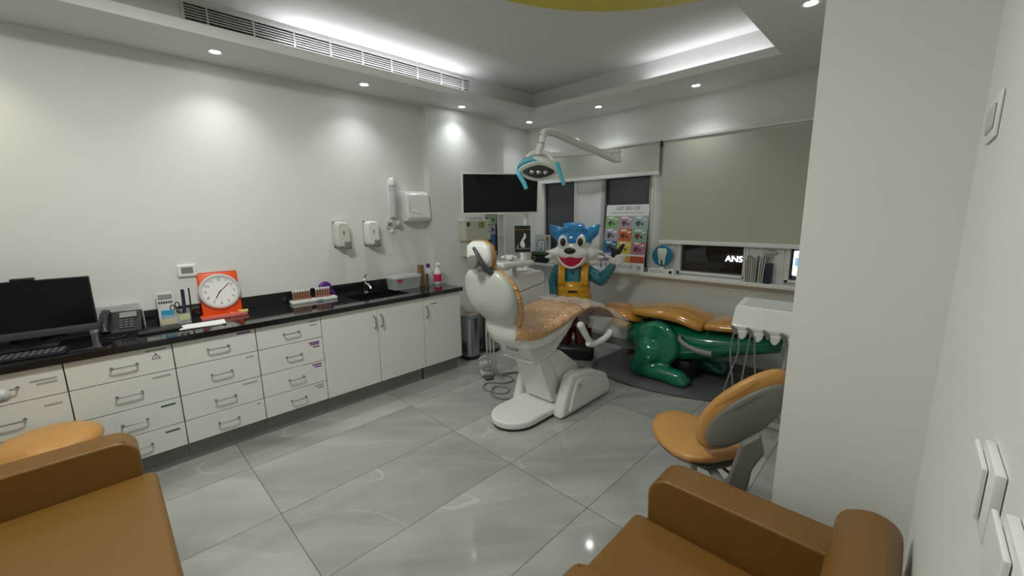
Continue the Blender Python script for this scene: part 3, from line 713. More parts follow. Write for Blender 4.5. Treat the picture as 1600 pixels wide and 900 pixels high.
for rw in range(3):
    for cl in range(3):
        v1 = H_-.13-rw*ch
        q(cl*cw+.001, (cl+1)*cw-.001, v1-ch+.001, v1, .0062, .0066, 'poster_square', PM[idx])
        bm = B(); germ(bm, cl*cw+cw*.36, v1-ch*.55, .026, idx); bmesh.ops.transform(bm, matrix=MW, verts=bm.verts); fin(bm, 'cartoon_figure', CR[idx], rP)
        bm = B(); t_ = bmesh.new(); prism(t_, sring((cl*cw+cw*.4, v1-.02, .0068), (1, 0, 0), (0, 1, 0), .042+.006*(idx % 2), .011, 3, 16), (0, 0, .0006)); add(bm, t_)
        t_ = bmesh.new(); prism(t_, sring((cl*cw+cw*.78, v1-.04, .0068), (1, 0, 0), (0, 1, 0), .022, .01, 3, 16), (0, 0, .0006)); add(bm, t_)
        bmesh.ops.transform(bm, matrix=MW, verts=bm.verts); fin(bm, 'speech_bubble', 'paper', rP)
        idx += 1
vb = H_-.13-3*ch-.02
for cl in range(3): q(cl*cw+.001, (cl+1)*cw-.001, vb-.075, vb, .0062, .0066, 'poster_square', PM[9+cl])
fin(txt('GET RID OF', .058, None, '', None, (0, 0, 0), MW @ Matrix.Translation((W_*.52, H_-.045, .0065)), .0003), 'title_text', 'dgrey', rP)
fin(txt('THE BAD MONSTERS & CAVITY CREEPS!', .0235, None, '', None, (0, 0, 0), MW @ Matrix.Translation((W_*.5, H_-.095, .0065)), .0003), 'subtitle_text', 'grey', rP)
bm = B()
for k in range(9): box(bm, .21+k*.022, .224+k*.022, .02, .05+.012*(k % 3), .0062, .0068)
box(bm, .46, .51, .02, .065, .0062, .0068); bmesh.ops.transform(bm, matrix=MW, verts=bm.verts); fin(bm, 'footer_print', 'lgrey', rP)
bm = B(); tube(bm, [(.05+.018*math.cos(a), .055+.018*math.sin(a), .0068) for a in [k*PI/5 for k in range(11)]], .003, 6, 2); bmesh.ops.transform(bm, matrix=MW, verts=bm.verts); fin(bm, 'footer_mark', 'dkgreen', rP)
# narrow poster on pilaster
r = root('narrow_poster', (.13, -.90, 1.12), 'narrow coloured cartoon strip with a navy edge on the pilaster', 'poster')
MP = Matrix.Translation((.1305, -1.03, 1.12)) @ FACE_X
def q2(u0, u1, v0, v1, n0, n1, name, m):
    bm = B(); box(bm, u0, u1, v0, v1, n0, n1); bmesh.ops.transform(bm, matrix=MP, verts=bm.verts); return fin(bm, name, m, r)
q2(0, .20, 0, .52, 0, .006, 'board', 'navy')
for k, (u0, u1, v0, v1, ci) in enumerate([(0, .06, .42, .515, 1), (.062, .185, .40, .515, 0), (0, .06, .29, .415, 4), (.062, .165, .27, .395, 3), (0, .15, .13, .265, 6), (0, .15, .03, .125, 2)]):
    s = q2(u0, u1, v0, v1, .0062, .0068, 'poster_square', PM[ci])
    bm = B(); germ(bm, (u0+u1)/2, (v0+v1)/2, .018, k); bmesh.ops.transform(bm, matrix=MP, verts=bm.verts); fin(bm, 'cartoon_figure', CR[k], r)
r = root('white_panel_frame', (.13, -.79, 1.08), 'slim white framed panel at the right edge of the pilaster', 'panel')
bm = B()
for a in (-.82, -.705): box(bm, .131, .142, a-.008, a+.008, 1.08, 1.63, .002, 1)
box(bm, .131, .14, -.812, -.713, 1.36, 1.368); box(bm, .131, .142, -.828, -.697, 1.07, 1.082); box(bm, .131, .142, -.828, -.697, 1.63, 1.642)
fin(bm, 'frame', 'trimw', r); fin(box(B(), .131, .134, -.812, -.713, 1.082, 1.63), 'panel_sheet', 'lgreyc', r)

# ------------------------------------------------------------------ things on the sill
r = root('tooth_card', (.24, -.09, .963), 'grey card with a smiling cartoon tooth, left of the blue haired statue', 'card')
MT = Matrix.Translation((.10, -.06, 1.06)) @ basis((1, 0, 0), (0, 0, 1))
def q3(bm, name, m): bmesh.ops.transform(bm, matrix=MT, verts=bm.verts); return fin(bm, name, m, r)
q3(box(B(), 0, .28, -.095, .29, 0, .006), 'board', 'lgreyc')
tooth = [(.05, .13), (.045, .17), (.06, .205), (.10, .215), (.14, .215), (.175, .20), (.185, .165), (.18, .12), (.165, .06), (.15, .045), (.14, .08), (.115, .10), (.09, .08), (.08, .045), (.065, .06)]
bm = B(); prism(bm, [(u-.0, v, .0062) for u, v in tooth], (0, 0, .001)); q3(bm, 'tooth_print', 'paper')
bm = B(); tube(bm, [(u, v, .0075) for u, v in tooth+tooth[:1]], .0045, 6, 2); q3(bm, 'tooth_outline', 'discb')
bm = B()
for u in (.10, .14): prism(bm, sring((u, .165, .0075), (1, 0, 0), (0, 1, 0), .008, .016, 2, 12), (0, 0, .001))
tube(bm, [(.095, .13, .0078), (.12, .115, .0078), (.148, .13, .0078)], .003, 6); q3(bm, 'tooth_face', 'dgrey')
bm = B(); tube(bm, [(.23, .10, .008), (.235, .18, .008), (.232, .20, .008)], .008, 6); ell(bm, (.228, .235, .008), (.022, .035, .004), 12); q3(bm, 'brush_print', 'kraft')
r = root('product_box', (.22, -.09, .963), 'dark green and black product box on the sill under the tooth card', 'box')
fin(box(B(), .07, .36, -.128, -.075, .9635, 1.06, .003, 1), 'carton', 'black', r)
fin(box(B(), .068, .36, -.13, -.073, 1.062, 1.115, .02, 3), 'green_cushion_pack', 'dkgreen', r)
bm = B(); tube(bm, [(.13+.035*math.cos(a), -.1295, 1.02+.022*math.sin(a)) for a in [k*PI/6 for k in range(13)]], .003, 6, 2); fin(bm, 'oval_mark', 'lgrey', r)
r = root('tooth_disc', (2.0, -.1, .963), 'blue disc sign with a white tooth on the sill below the long blind', 'sign')
cx_, cz_, R2_ = 1.985, 1.16, .115
fin(lathe(B(), [(0, -.01), (R2_, -.01), (R2_, .0), (0, .0)], (cx_, -.10, cz_), (0, -1, 0), 40), 'disc', 'discb', r)
tp = [(-.05, .03), (-.052, .065), (-.035, .09), (0, .082), (.035, .09), (.055, .065), (.052, .03), (.04, -.02), (.035, -.085), (.018, -.10), (.01, -.05), (0, -.03), (-.01, -.05), (-.012, -.10), (-.03, -.085), (-.038, -.02)]
bm = B(); bprism(bm, [(cx_+u, -.1002, cz_+v) for u, v in tp], (0, -.014, 0), .005, 2); tag(fin(bm, 'tooth_relief', 'toothw', r), 'cream white tooth')
fin(box(B(), cx_-.02, cx_+.02, -.10, -.06, 1.0195, 1.06), 'disc_foot', 'white', r)
r = root('small_carton', (1.98, -.09, .963), 'low white carton with a printed round mark under the tooth disc', 'box')
fin(box(B(), 1.84, 2.13, -.125, -.05, .9635, 1.018, .002, 1), 'carton', 'paper', r)
fin(lathe(B(), [(0, 0), (.018, 0), (.018, .001), (0, .001)], (2.095, -.1252, .99), (0, -1, 0), 20), 'round_mark', 'navy', r)
bm = B(); box(bm, 1.86, 2.0, -.1262, -.1255, .995, 1.003); box(bm, 1.86, 2.04, -.1262, -.1255, .98, .985); fin(bm, 'printed_lines', 'lgrey', r)
# magazines/pleated bundle
for k in range(9):
    x = 2.815+k*.0165+(.012 if k > 5 else 0); h = .215+.012*((k*7) % 4)+(.03 if k > 6 else 0)
    solo(box(B(), 0, .011, -.09, 0, 0, h, .0015, 1, mtx=Matrix.Translation((x, -.028, .9636)) @ RY(math.radians((k-4)*.8))), 'booklet', 'lgrey' if k % 3 else 'lgreyc', 'thin grey booklet in the upright bundle on the right of the sill', 'booklet', 'upright grey booklets on the sill')
solo(box(B(), 2.985, 3.03, -.12, -.03, .9636, 1.15, .002, 1), 'blue_folder', 'navy', 'narrow navy folder right of the grey booklets on the sill', 'folder')
r = bpy.data.objects['window_4']
fin(box(B(), 2.985, 3.025, -.034, -.0225, 1.18, 1.27, .003), 'handle_plate', 'lgrey', r); fin(box(B(), 2.94, 3.05, -.06, -.036, 1.235, 1.262, .006), 'handle_lever', 'lgrey', r)
# lit signs outside
def on_ray(px, z, y): pass
r = root('lit_shop_sign', (5.0, 4.6, .8), 'small lit white letters of a sign seen outside through the window', 'sign')
bm = txt('ANS',   .17, None, '', None, (1.36, 4.6, .66), FACE_MY, .01); fin(bm, 'letters', 'signw', r)
fin(box(B(), .8, 2.15, 4.64, 4.68, .4, .85), 'sign_board', 'black', r)
r = root('round_lit_sign', (3.0, 4.6, .8), 'round white lit sign with blue print outside the far right window', 'sign')
fin(lathe(B(), [(0, 0), (.23, 0), (.23, .04), (0, .04)], (2.44, 4.6, .65), (0, 1, 0), 36), 'sign_face', 'signw', r)
fin(box(B(), 2.40, 2.46, 4.585, 4.595, .60, .76, .002, 1), 'blue_print', 'signb', r)

# ------------------------------------------------------------------ television on the dental unit's pole
cTV = V((1.052, -1.637, 1.838)); uTV = V((.356, .635, 0)).normalized(); wTV = .735/2; hTV = .355/2
nrm = V((uTV.y, -uTV.x, 0)); up = (V((0, 0, 1))+nrm*.10).normalized(); nrm = uTV.cross(up)*1.0
MTV = Matrix.Translation(cTV) @ basis(uTV, up)
r = root('television', cTV-V((0, 0, .18)), 'large flat black television with a thin white frame above the dental unit', 'television')
def qt(a, b_, c, d, e, f, name, m, bev=0):
    bm = B(); box(bm, a, b_, c, d, e, f, bev); bmesh.ops.transform(bm, matrix=MTV, verts=bm.verts); return fin(bm, name, m, r)
qt(-wTV-.012, wTV+.012, -hTV-.014, hTV+.01, -.03, -.001, 'housing', 'white', .004)
qt(-wTV, wTV, -hTV, hTV, -.0005, .002, 'screen', 'blackg')
qt(-.10, .10, -.08, .08, -.055, -.03, 'rear_mount', 'grey', .004)
MTVi = MTV

# ------------------------------------------------------------------ cuspidor unit behind the chair
r = root('cuspidor_unit', (1.12, -1.55, 0), 'white boxy dental cuspidor unit standing behind the dental chair backrest', 'dental unit')
P = [(-1.78, .60), (-1.66, .42), (-1.28, .42), (-1.28, 1.05), (-1.34, 1.085), (-1.62, 1.075), (-1.80, 1.0)]
fin(bprism(B(), [(1.0, y, z) for y, z in P], (.30, 0, 0), .022, 3), 'cabinet', 'whiteg', r, weighted=True)
fin(bprism(B(), [(1.301, -1.80, .885), (1.301, -1.28, .955), (1.301, -1.28, .962), (1.301, -1.80, .892)], (.0015, 0, 0), .0003, 1), 'lid_seam', 'grey', r)
fin(box(B(), 1.08, 1.28, -1.48, -1.31, .03, .42, .02), 'pedestal', 'whiteg', r, weighted=True); fin(box(B(), 1.04, 1.29, -1.53, -1.30, 0, .03, .006), 'plinth', 'lgrey', r)
bm = B(); lathe(bm, [(.11, 1.07), (.125, 1.085), (.12, 1.087), (.08, 1.06), (.02, 1.055)], (1.13, -1.44, 0)); fin(bm, 'bowl', 'whiteg', r)
bm = B(); bprism(bm, [(1.14, -1.92, 1.17), (1.36, -1.92, 1.165), (1.36, -1.50, 1.15), (1.14, -1.50, 1.155)], (0, 0, .05), .018, 3); fin(bm, 'assistant_tray', 'whiteg', r, weighted=True)
fin(tube(B(), [(1.25, -1.68, 1.17), (1.24, -1.66, 1.10), (1.20, -1.62, 1.05)], .022), 'tray_arm', 'lgreyc', r)
fin(cyl(B(), (1.09, -1.33, 1.06), (1.09, -1.33, 2.19), .027), 'pole', 'whiteg', r)
bm = B(); cyl(bm, (1.09, -1.33, 1.84), V(cTV)-nrm*.055, .02); fin(bm, 'television_bracket', 'grey', r)
for k in range(3):
    x = 1.17+.05*k
    fin(tube(B(), [(x, -1.915, 1.19), (x, -1.96, 1.17), (x, -1.97, .95), (x-.06, -1.93, .4), (x-.11, -1.84, .10), (1.04+.02*k, -1.66, .03), (1.10+.02*k, -1.50, .02)], .008, 8), 'suction_hose', 'lgrey', r)
fin(tube(B(), [(1.20, -1.86, 1.215), (1.19, -1.86, 1.28), (1.18, -1.85, 1.30)], .012, 8), 'suction_handpiece', 'white', r)
bm = B()
for k in range(14): ell(bm, (1.22+random.uniform(-.04, .05), -1.72+random.uniform(-.045, .06), 1.225+random.uniform(0, .022)), (.022, .025, .016), 8, RZ(random.random()*3) @ RX(random.random()))
o = solo(bm, 'crumpled_tissue', 'paper', 'crumpled white tissue lying on the dental unit tray', 'tissue'); blob(o, .006, 1)
# black box on little post
r = root('display_box', (1.26, -1.555, 1.20), 'upright black box with a curled white figure on the dental unit tray', 'box')
fin(box(B(), 1.235, 1.275, -1.575, -1.535, 1.201, 1.275, .003), 'post', 'white', r)
MB_ = Matrix.Translation((1.255, -1.555, 1.275)) @ basis(V((.62, .78, 0)), (0, 0, 1))
def qb(bm, name, m): bmesh.ops.transform(bm, matrix=MB_, verts=bm.verts); return fin(bm, name, m, r)
qb(box(B(), -.075, .075, 0, .255, -.045, .0, .003, 1), 'carton', 'black')
fig = [(-.02, .055), (-.028, .09), (-.012, .12), (.0, .14), (.012, .165), (.014, .19), (.03, .17), (.028, .14), (.008, .115), (.012, .095), (.022, .075), (.015, .05), (.0, .045)]
bm = B(); prism(bm, [(u, v, .0005) for u, v in fig], (0, 0, .0015)); qb(bm, 'white_figure', 'paper')
qb(box(B(), -.074, .074, .215, .222, .0005, .0012), 'gold_band', 'gold'); qb(box(B(), -.074, .074, .035, .04, .0005, .0012), 'silver_band', 'lgrey')
bm = B(); tube(bm, [(-.05, .045, .002), (-.05, .075, .002)], .006, 6); qb(bm, 'small_print', 'lgrey')

# ------------------------------------------------------------------ dental lamp
r = root('dental_lamp', (1.8, -1.98, 1.92), 'dental operating lamp with blue handles on a long folding white arm', 'dental lamp')
E0 = V((1.80, -.80, 2.185))
def sqtube(bm, pts, a, b_, k=20, n=3.2, sub=5):
    P = smooth_pts(pts, sub); nn = len(P); rings = []
    for i, p in enumerate(P):
        d = (P[min(i+1, nn-1)]-P[max(i-1, 0)]).normalized(); u = d.cross(V((0, 0, 1)))
        if u.length < .3: u = V((.7, .7, 0))
        u = (u-d*u.dot(d)).normalized(); v = u.cross(d)
        t_ = i/(nn-1); rings.append(sring(p, u, v, a if not callable(a) else a(t_), b_ if not callable(b_) else b_(t_), n, k))
    return loft(bm, rings)
fin(sqtube(B(), [(1.09, -1.33, 2.20), (1.30, -1.17, 2.205), E0+V((-.12, -.08, .035)), E0+V((0, 0, .035))], .03, .026), 'rear_arm', 'whiteg', r)
bm = B(); ell(bm, E0+V((0, 0, .033)), (.045, .045, .03), 20); cyl(bm, E0-V((0, 0, .03)), E0+V((0, 0, .05)), .032); fin(bm, 'elbow', 'whiteg', r)
fin(sqtube(B(), [E0+V((.01, .04, -.04)), E0+V((0, -.03, -.045)), (1.80, -.90, 2.15), (1.80, -1.2, 2.193), (1.80, -1.5, 2.237), (1.80, -1.70, 2.268), (1.80, -1.76, 2.275), (1.80, -1.84, 2.275), (1.80, -1.89, 2.245)], .026, .030), 'front_arm', 'whiteg', r)
fin(sqtube(B(), [(1.80, -1.875, 2.27), (1.80, -1.90, 2.23), (1.79, -1.905, 2.17), (1.80, -1.95, 2.11), (1.81, -1.96, 2.08)], .024, .024), 'drop_link', 'whiteg', r)
fin(tube(B(), [(1.76, -2.04, 2.04), (1.77, -2.01, 2.085), (1.80, -1.95, 2.105), (1.84, -1.88, 2.09), (1.87, -1.86, 2.04)], .021, 12), 'yoke', 'whiteg', r)
lf = V((.55, -.50, -.62)).normalized()          # direction the lamp looks
lr = V((.64, .77, 0)).normalized(); lr = (lr-lf*lr.dot(lf)).normalized(); lu = lr.cross(lf)*-1
if lu.z < 0: lu = -lu
Lc = V((1.82, -1.98, 1.985))
rings = []
for (dd, a, b_) in ((-.085, .03, .02), (-.075, .09, .055), (-.05, .13, .078), (-.01, .155, .092), (.03, .16, .092), (.045, .152, .084)):
    rings.append(sring(Lc+lf*dd, lr, lu, a, b_, 1.7, 32))
fin(loft(B(), rings), 'lamp_head', 'whiteg', r)
rings = [sring(Lc+lf*.0455, lr, lu, .125, .060, 1.5, 32), sring(Lc+lf*.049, lr, lu, .120, .056, 1.5, 32)]
fin(loft(B(), rings), 'reflector', 'dgrey', r)
bm = B()
for k in (-1, 0, 1): ell(bm, Lc+lf*.048+lr*(k*.052), (.022, .022, .018), 12)
fin(bm, 'bulb', 'chrome', r)
rings = [sring(Lc+lf*d-lr*.045+lu*(.028+.0), lr, lu, a, b_, 1.8, 24) for d, a, b_ in ((-.075, .035, .02), (-.05, .085, .045), (-.01, .105, .056), (.038, .118, .066))]
tag(fin(loft(B(), rings), 'blue_cowl', 'lampblue', r), 'translucent blue cowl')
for (s, dz) in ((-1, 0), (1, 0)):
    b0 = Lc+lr*(s*.142)+lf*.0+lu*(.01 if s < 0 else .05)
    pts = [b0, b0+V((0, 0, -.03))+lr*(.01*s)+lf*.03, b0+V((0, 0, -.09))+lr*.03+lf*.055, b0+V((0, 0, -.125))+lr*.045+lf*.065]
    tag(fin(tube(B(), pts, lambda t: .020-.004*t, 10, flat=.7), 'handle', 'lampblue', r), 'blue handle')

# ------------------------------------------------------------------ white dental chair
CX = 1.80
r = root('dental_chair', (CX, -1.85, 0), 'white dental chair with film wrapped tan upholstery in the middle of the room', 'dental chair')
# foot plate
def dshape(x0, x1, yf, yb, z, k=14):
    xc = (x0+x1)/2; a = (x1-x0)/2; pts = []
    for i in range(k+1):
        t_ = PI+PI*i/k; pts.append((xc+a*math.cos(t_), yf+.22+.22*math.sin(t_), z))
    pts += [(x1, yb, z), (x0, yb, z)]
    return pts
bm = B(); bprism(bm, dshape(1.61, 2.0, -2.46, -1.9, .018), (0, 0, .06), .018, 3); fin(bm, 'foot_plate', 'whiteg', r, weighted=True)
fin(bprism(B(), dshape(1.62, 1.99, -2.45, -1.9, 0), (0, 0, .018), .002, 1), 'rubber_edge', 'black', r)
# motor housings each side of the scissor column
def housing(x0, x1, name):
    P = [(-2.02, .0), (-1.29, .0), (-1.28, .10), (-1.35, .21), (-1.55, .30), (-1.78, .345), (-1.88, .335), (-1.945, .20)]
    return fin(bprism(B(), [(x0, y, z+.003) for y, z in P], (x1-x0, 0, 0), .028, 3), name, 'whiteg', r, weighted=True)
hs = housing(1.985, 2.09, 'side_housing'); housing(1.52, 1.61, 'side_housing')
P = [(-1.93, .05), (-1.36, .05), (-1.345, .10), (-1.41, .18), (-1.60, .26), (-1.76, .295), (-1.83, .285), (-1.88, .18)]
fin(bprism(B(), [(2.088, y, z) for y, z in P], (.022, 0, 0), .014, 2), 'raised_panel', 'whiteg', hs, weighted=True)
fin(lathe(B(), [(0, 0), (.021, 0), (.021, .004), (0, .005)], (2.110, -1.80, .235), (1, 0, 0), 20), 'cover_disc', 'lgrey', hs)
fin(bprism(B(), [(1.60, -1.92, .02), (2.0, -1.92, .02), (2.0, -1.29, .02), (1.60, -1.29, .02)], (0, 0, .14), .01), 'centre_base', 'whiteg', r)
# scissor arms
def slab_yz(P, x0, x1, name, m='whiteg', bev=.015):
    return fin(bprism(B(), [(x0, y, z) for y, z in P], (x1-x0, 0, 0), bev, 2), name, m, r, weighted=True)
slab_yz([(-2.13, .50), (-1.96, .085), (-1.75, .085), (-1.70, .25), (-1.93, .54)], 1.655, 1.95, 'lift_column', bev=.02)
slab_yz([(-2.02, .50), (-1.88, .54), (-1.64, .36), (-1.60, .22), (-1.80, .18), (-1.90, .30)], 1.64, 1.972, 'lift_arm', bev=.02)
# seat frame: boat-shaped underbody lofted along y
def boat(st, name, m, n=3.):
    rings = []
    for (y, zt, zb_, w) in st: rings.append(sring((CX, y, (zt+zb_)/2), (1, 0, 0), (0, 0, 1), w, (zt-zb_)/2, n, 36))
    return fin(loft(B(), rings), name, m, r, sharp=60)
slab_yz([(-2.285, .672), (-2.195, .495), (-2.165, .478), (-1.98, .505), (-1.83, .62), (-1.72, .70), (-1.66, .78), (-2.0, .72), (-2.2, .70)], 1.622, 1.965, 'lower_casting', bev=.035)
boat([(-2.35, .73, .66, .12), (-2.33, .75, .645, .19), (-2.26, .755, .62, .225), (-2.15, .76, .61, .235), (-2.0, .78, .63, .235), (-1.85, .81, .69, .23), (-1.70, .84, .76, .20), (-1.62, .845, .80, .15)], 'seat_frame', 'whiteg')
fin(tube(B(), [(1.66, -2.225, .515), (1.80, -2.228, .515), (1.94, -2.222, .515), (1.972, -2.16, .52), (1.972, -2.0, .545)], .009, 8), 'edge_bead', 'whiteg', r)
fin(bprism(B(), [(1.72, -2.245, .58), (1.84, -2.245, .58), (1.84, -2.26, .62), (1.72, -2.26, .62)], (0, -.012, 0), .004), 'maker_plate', 'lgrey', r)
fin(tube(B(), [(1.63, -2.295, .676), (1.80, -2.325, .674), (1.96, -2.30, .676)], .005, 8), 'hinge_gap', 'black', r)
# hip casting carrying the backrest
rings = []
for (y, z, a, b_) in ((-2.37, .95, .15, .035), (-2.37, .88, .166, .05), (-2.365, .82, .172, .055), (-2.355, .77, .174, .055), (-2.335, .72, .174, .055), (-2.305, .685, .17, .05)):
    rings.append(sring((CX, y, z), (1, 0, 0), V((0, -1, -.35)).normalized(), a, b_, 3, 28))
fin(loft(B(), rings), 'hip_casting', 'whiteg', r, sharp=60)
# seat upholstery lofted along y with a dip and a knee
st = [(-2.40, .86, .09, .12), (-2.385, .85, .11, .185), (-2.34, .825, .10, .22), (-2.27, .80, .085, .24), (-2.2, .785, .075, .25), (-2.0, .815, .07, .26), (-1.8, .86, .062, .262), (-1.62, .885, .052, .26), (-1.50, .877, .048, .255), (-1.32, .82, .045, .245), (-1.15, .735, .042, .225), (-1.06, .685, .038, .19), (-1.02, .665, .025, .13)]
rings = [sring((CX, y, z-h*.5), (1, 0, 0), (0, 0, 1), w, h*.75, 3, 36) for (y, z, h, w) in [(a, b_, c, d) for a, b_, c, d in st]]
sc_ = fin(loft(B(), rings), 'seat_cushion', 'vinyl', r, sharp=70)
# film over the seat: a loose skin just off the vinyl, hanging past the knee end
def sheet(name, parent, fn, nu, nv, m='film'):
    bm = B(); vs = [[bm.verts.new(fn(i/nu, j/nv)) for j in range(nv+1)] for i in range(nu+1)]
    for i in range(nu):
        for j in range(nv): bm.faces.new((vs[i][j], vs[i+1][j], vs[i+1][j+1], vs[i][j+1]))
    o = fin(bm, name, m, parent, sharp=70)
    return o
def film_fn(u, v):
    y = -1.72+u*.80; z = .90 if y < -1.5 else .90-(y+1.5)*.44
    if y > -1.05: z -= .0
    x = CX-.27+v*.56
    e = abs(v-.5)*2
    z += -.06*max(0, e-.8)/.2*(.4+u) + .012*math.sin(23*u+9*v)*math.sin(17*v+4*u)
    if u > .85: z -= (u-.85)*1.0
    return V((x+.012*math.sin(19*u), y, z))
sheet('protective_film', r, film_fn, 30, 26)
def film2(u, v):
    y = -1.62+u*.66; z = .79-.15*u-v*(.10+.09*u)
    return V((CX+.265+.012*math.sin(14*u+5*v)+.01*v*u, y, z))
sheet('hanging_film', r, film2, 24, 8)
# backrest: shell + cushion as lofts up the back
ba = V((0, -.30, 1)).normalized(); bn = V((0, -1, -.30)).normalized()   # up along the back / out of the rear
def back(st, name, m, k=36, n=2.6):
    rings = [sring(V((CX, y, z)), (1, 0, 0), bn, w, d, n, k) for (y, z, w, d) in st]
    return fin(loft(B(), rings), name, m, r, sharp=70)
bs = back([(-2.395, .865, .13, .035), (-2.40, .875, .165, .05), (-2.43, .93, .205, .065), (-2.465, 1.0, .238, .072), (-2.49, 1.07, .25, .07), (-2.51, 1.14, .243, .062), (-2.53, 1.20, .212, .05), (-2.545, 1.245, .16, .035), (-2.55, 1.265, .09, .02)], 'back_shell', 'shell')
bc = back([(-2.36, .80, .12, .025), (-2.365, .83, .18, .035), (-2.385, .92, .235, .04), (-2.42, 1.0, .262, .042), (-2.447, 1.07, .270, .04), (-2.47, 1.14, .258, .038), (-2.495, 1.21, .212, .034), (-2.515, 1.255, .15, .03), (-2.525, 1.275, .08, .02)], 'back_cushion', 'vinyl')
hr = back([(-2.525, 1.27, .06, .02), (-2.53, 1.29, .105, .03), (-2.54, 1.36, .128, .034), (-2.56, 1.43, .118, .03), (-2.57, 1.465, .07, .018)], 'headrest_cushion', 'orange')
back([(-2.565, 1.275, .05, .02), (-2.57, 1.29, .10, .034), (-2.58, 1.36, .124, .042), (-2.59, 1.43, .11, .034), (-2.595, 1.46, .06, .015)], 'headrest_shell', 'white')
fin(tube(B(), [(CX+.0, -2.632, 1.42), (CX+.035, -2.635, 1.385), (CX+.07, -2.63, 1.33), (CX+.085, -2.61, 1.285), (CX+.10, -2.565, 1.25)], lambda t: .011+.012*t, 10), 'headrest_bracket', 'dgrey', r)
fin(lathe(B(), [(0, -.03), (.045, -.03), (.048, .0), (.040, .014), (0, .018)], (CX+.022, -2.665, 1.325), (.25, -1, 0), 28), 'headrest_knob', 'grey', r)
fin(cyl(B(), (CX-.04, -2.56, 1.24), (CX-.06, -2.60, 1.29), .024), 'headrest_stem', 'white', r)
# side arm
fin(cyl(B(), (2.03, -1.77, .742), (2.075, -1.77, .742), .013), 'arm_pivot', 'dgrey', r)
ar = fin(tube(B(), [(2.09, -1.775, .745), (2.095, -1.745, .70), (2.10, -1.70, .635), (2.105, -1.655, .575)], lambda t: .030-.006*t, 14), 'arm_link', 'whiteg', r)
bm = B(); ell(bm, (2.09, -1.775, .745), (.03, .032, .032), 18); fin(bm, 'arm_joint', 'whiteg', ar)
fin(tube(B(), [(2.105, -1.69, .575), (2.11, -1.63, .553), (2.115, -1.52, .555), (2.12, -1.42, .575), (2.12, -1.36, .61)], lambda t: .024+.005*t, 14), 'armrest', 'whiteg', r)
fin(cyl(B(), (1.98, -1.84, .70), (1.98, -1.84, .655), .008), 'limit_pin', 'white', r)

# ------------------------------------------------------------------ foot control and cables
r = root('foot_control', (.92, -1.78, 0), 'grey foot control pedal on the floor left of the dental chair', 'foot pedal')
MFc = Matrix.Translation((.90, -1.76, 0)) @ RZ(math.radians(62))
def qf(bm, name, m): bmesh.ops.transform(bm, matrix=MFc, verts=bm.verts); return fin(bm, name, m, r, sharp=50)
qf(bprism(B(), [(-.08, -.10, .004), (.07, -.10, .004), (.09, .08, .004), (.03, .12, .004), (-.06, .10, .004)], (0, 0, .05), .016, 3), 'pedal_base', 'lgrey')
qf(bprism(B(), [(-.075, .0, .05), (.07, .0, .05), (.05, .10, .05), (-.05, .10, .05)], (0, 0, .07), .012, 2), 'pedal_housing', 'lgrey')
qf(lathe(B(), [(.046, .055), (.05, .062), (.046, .07), (.03, .072), (.026, .066), (0, .066)], (0, -.045, 0)), 'pedal_disc', 'grey')
qf(bprism(B(), [(-.05, -.19, .004), (.03, -.19, .004), (.05, -.105, .004), (-.06, -.105, .004)], (0, 0, .022), .008, 2), 'toe_plate', 'dgrey')
qf(tube(B(), [(-.05, .06, .115), (-.05, .06, .15), (0, .06, .165), (.05, .06, .15), (.05, .06, .115)], .009, 8), 'carry_handle', 'lgrey')
solo(tube(B(), [(1.0, -1.73, .03), (1.12, -1.66, .008), (1.24, -1.70, .008), (1.22, -1.82, .008), (1.10, -1.92, .008), (1.16, -2.03, .008), (1.32, -2.03, .008), (1.40, -1.95, .008), (1.33, -1.87, .008), (1.22, -1.93, .008), (1.30, -2.06, .012), (1.44, -2.08, .012), (1.55, -1.98, .008)], .0075, 8, 8), 'floor_cable', 'grey', 'grey cable coiled on the tiles between foot control and dental chair', 'cable')
solo(tube(B(), [(1.45, -1.2, .0095), (1.36, -1.10, .0095), (1.46, -1.02, .0095), (1.56, -.97, .0095), (1.61, -.94, .0095)], .009, 8, 8), 'supply_cable', 'dgrey', 'dark cable running on the floor behind the dental chair to the green chair', 'cable')
# hose drop behind backrest
# ------------------------------------------------------------------ bins
def pbin(x, y, rd, h, label, yel):
    r = root('pedal_bin', (x, y, 0), label, 'bin', 'steel pedal bins')
    bm = B(); lathe(bm, [(rd*1.02, .002), (rd*1.04, .01), (rd*1.04, .04), (rd, .042)], (x, y, 0), k=36); fin(bm, 'base_ring', 'black', r)
    bm = B(); lathe(bm, [(rd, .042), (rd, h-.05)], (x, y, 0), k=36); fin(bm, 'bin_body', 'bin', r)
    bm = B(); lathe(bm, [(rd*1.01, h-.05), (rd*1.02, h-.045), (rd*1.02, h-.018), (rd*.97, h-.004), (rd*.6, h), (0, h)], (x, y, 0), k=36); fin(bm, 'lid', 'grey' if yel else 'dgrey', r)
    fin(box(B(), x+.01, x+.05, y-rd-.045, y-rd+.0, .008, .022, .004, mtx=None), 'pedal', 'chrome', r)
    if yel: fin(lathe(B(), [(0, h+.0005), (rd*.55, h+.0005), (rd*.55, h+.002), (0, h+.002)], (x, y, 0)), 'paper_disc', 'kraft', r)
    else: fin(box(B(), x-.03, x+.06, y-.05, y+.04, h+.0005, h+.003, mtx=None), 'white_note', 'paper', r)
pbin(.385, -1.545, .108, .53, 'steel pedal bin standing beside the counter end, the nearer of the two', True)
pbin(.36, -1.22, .118, .55, 'taller steel pedal bin with white note, the farther of the two', False)

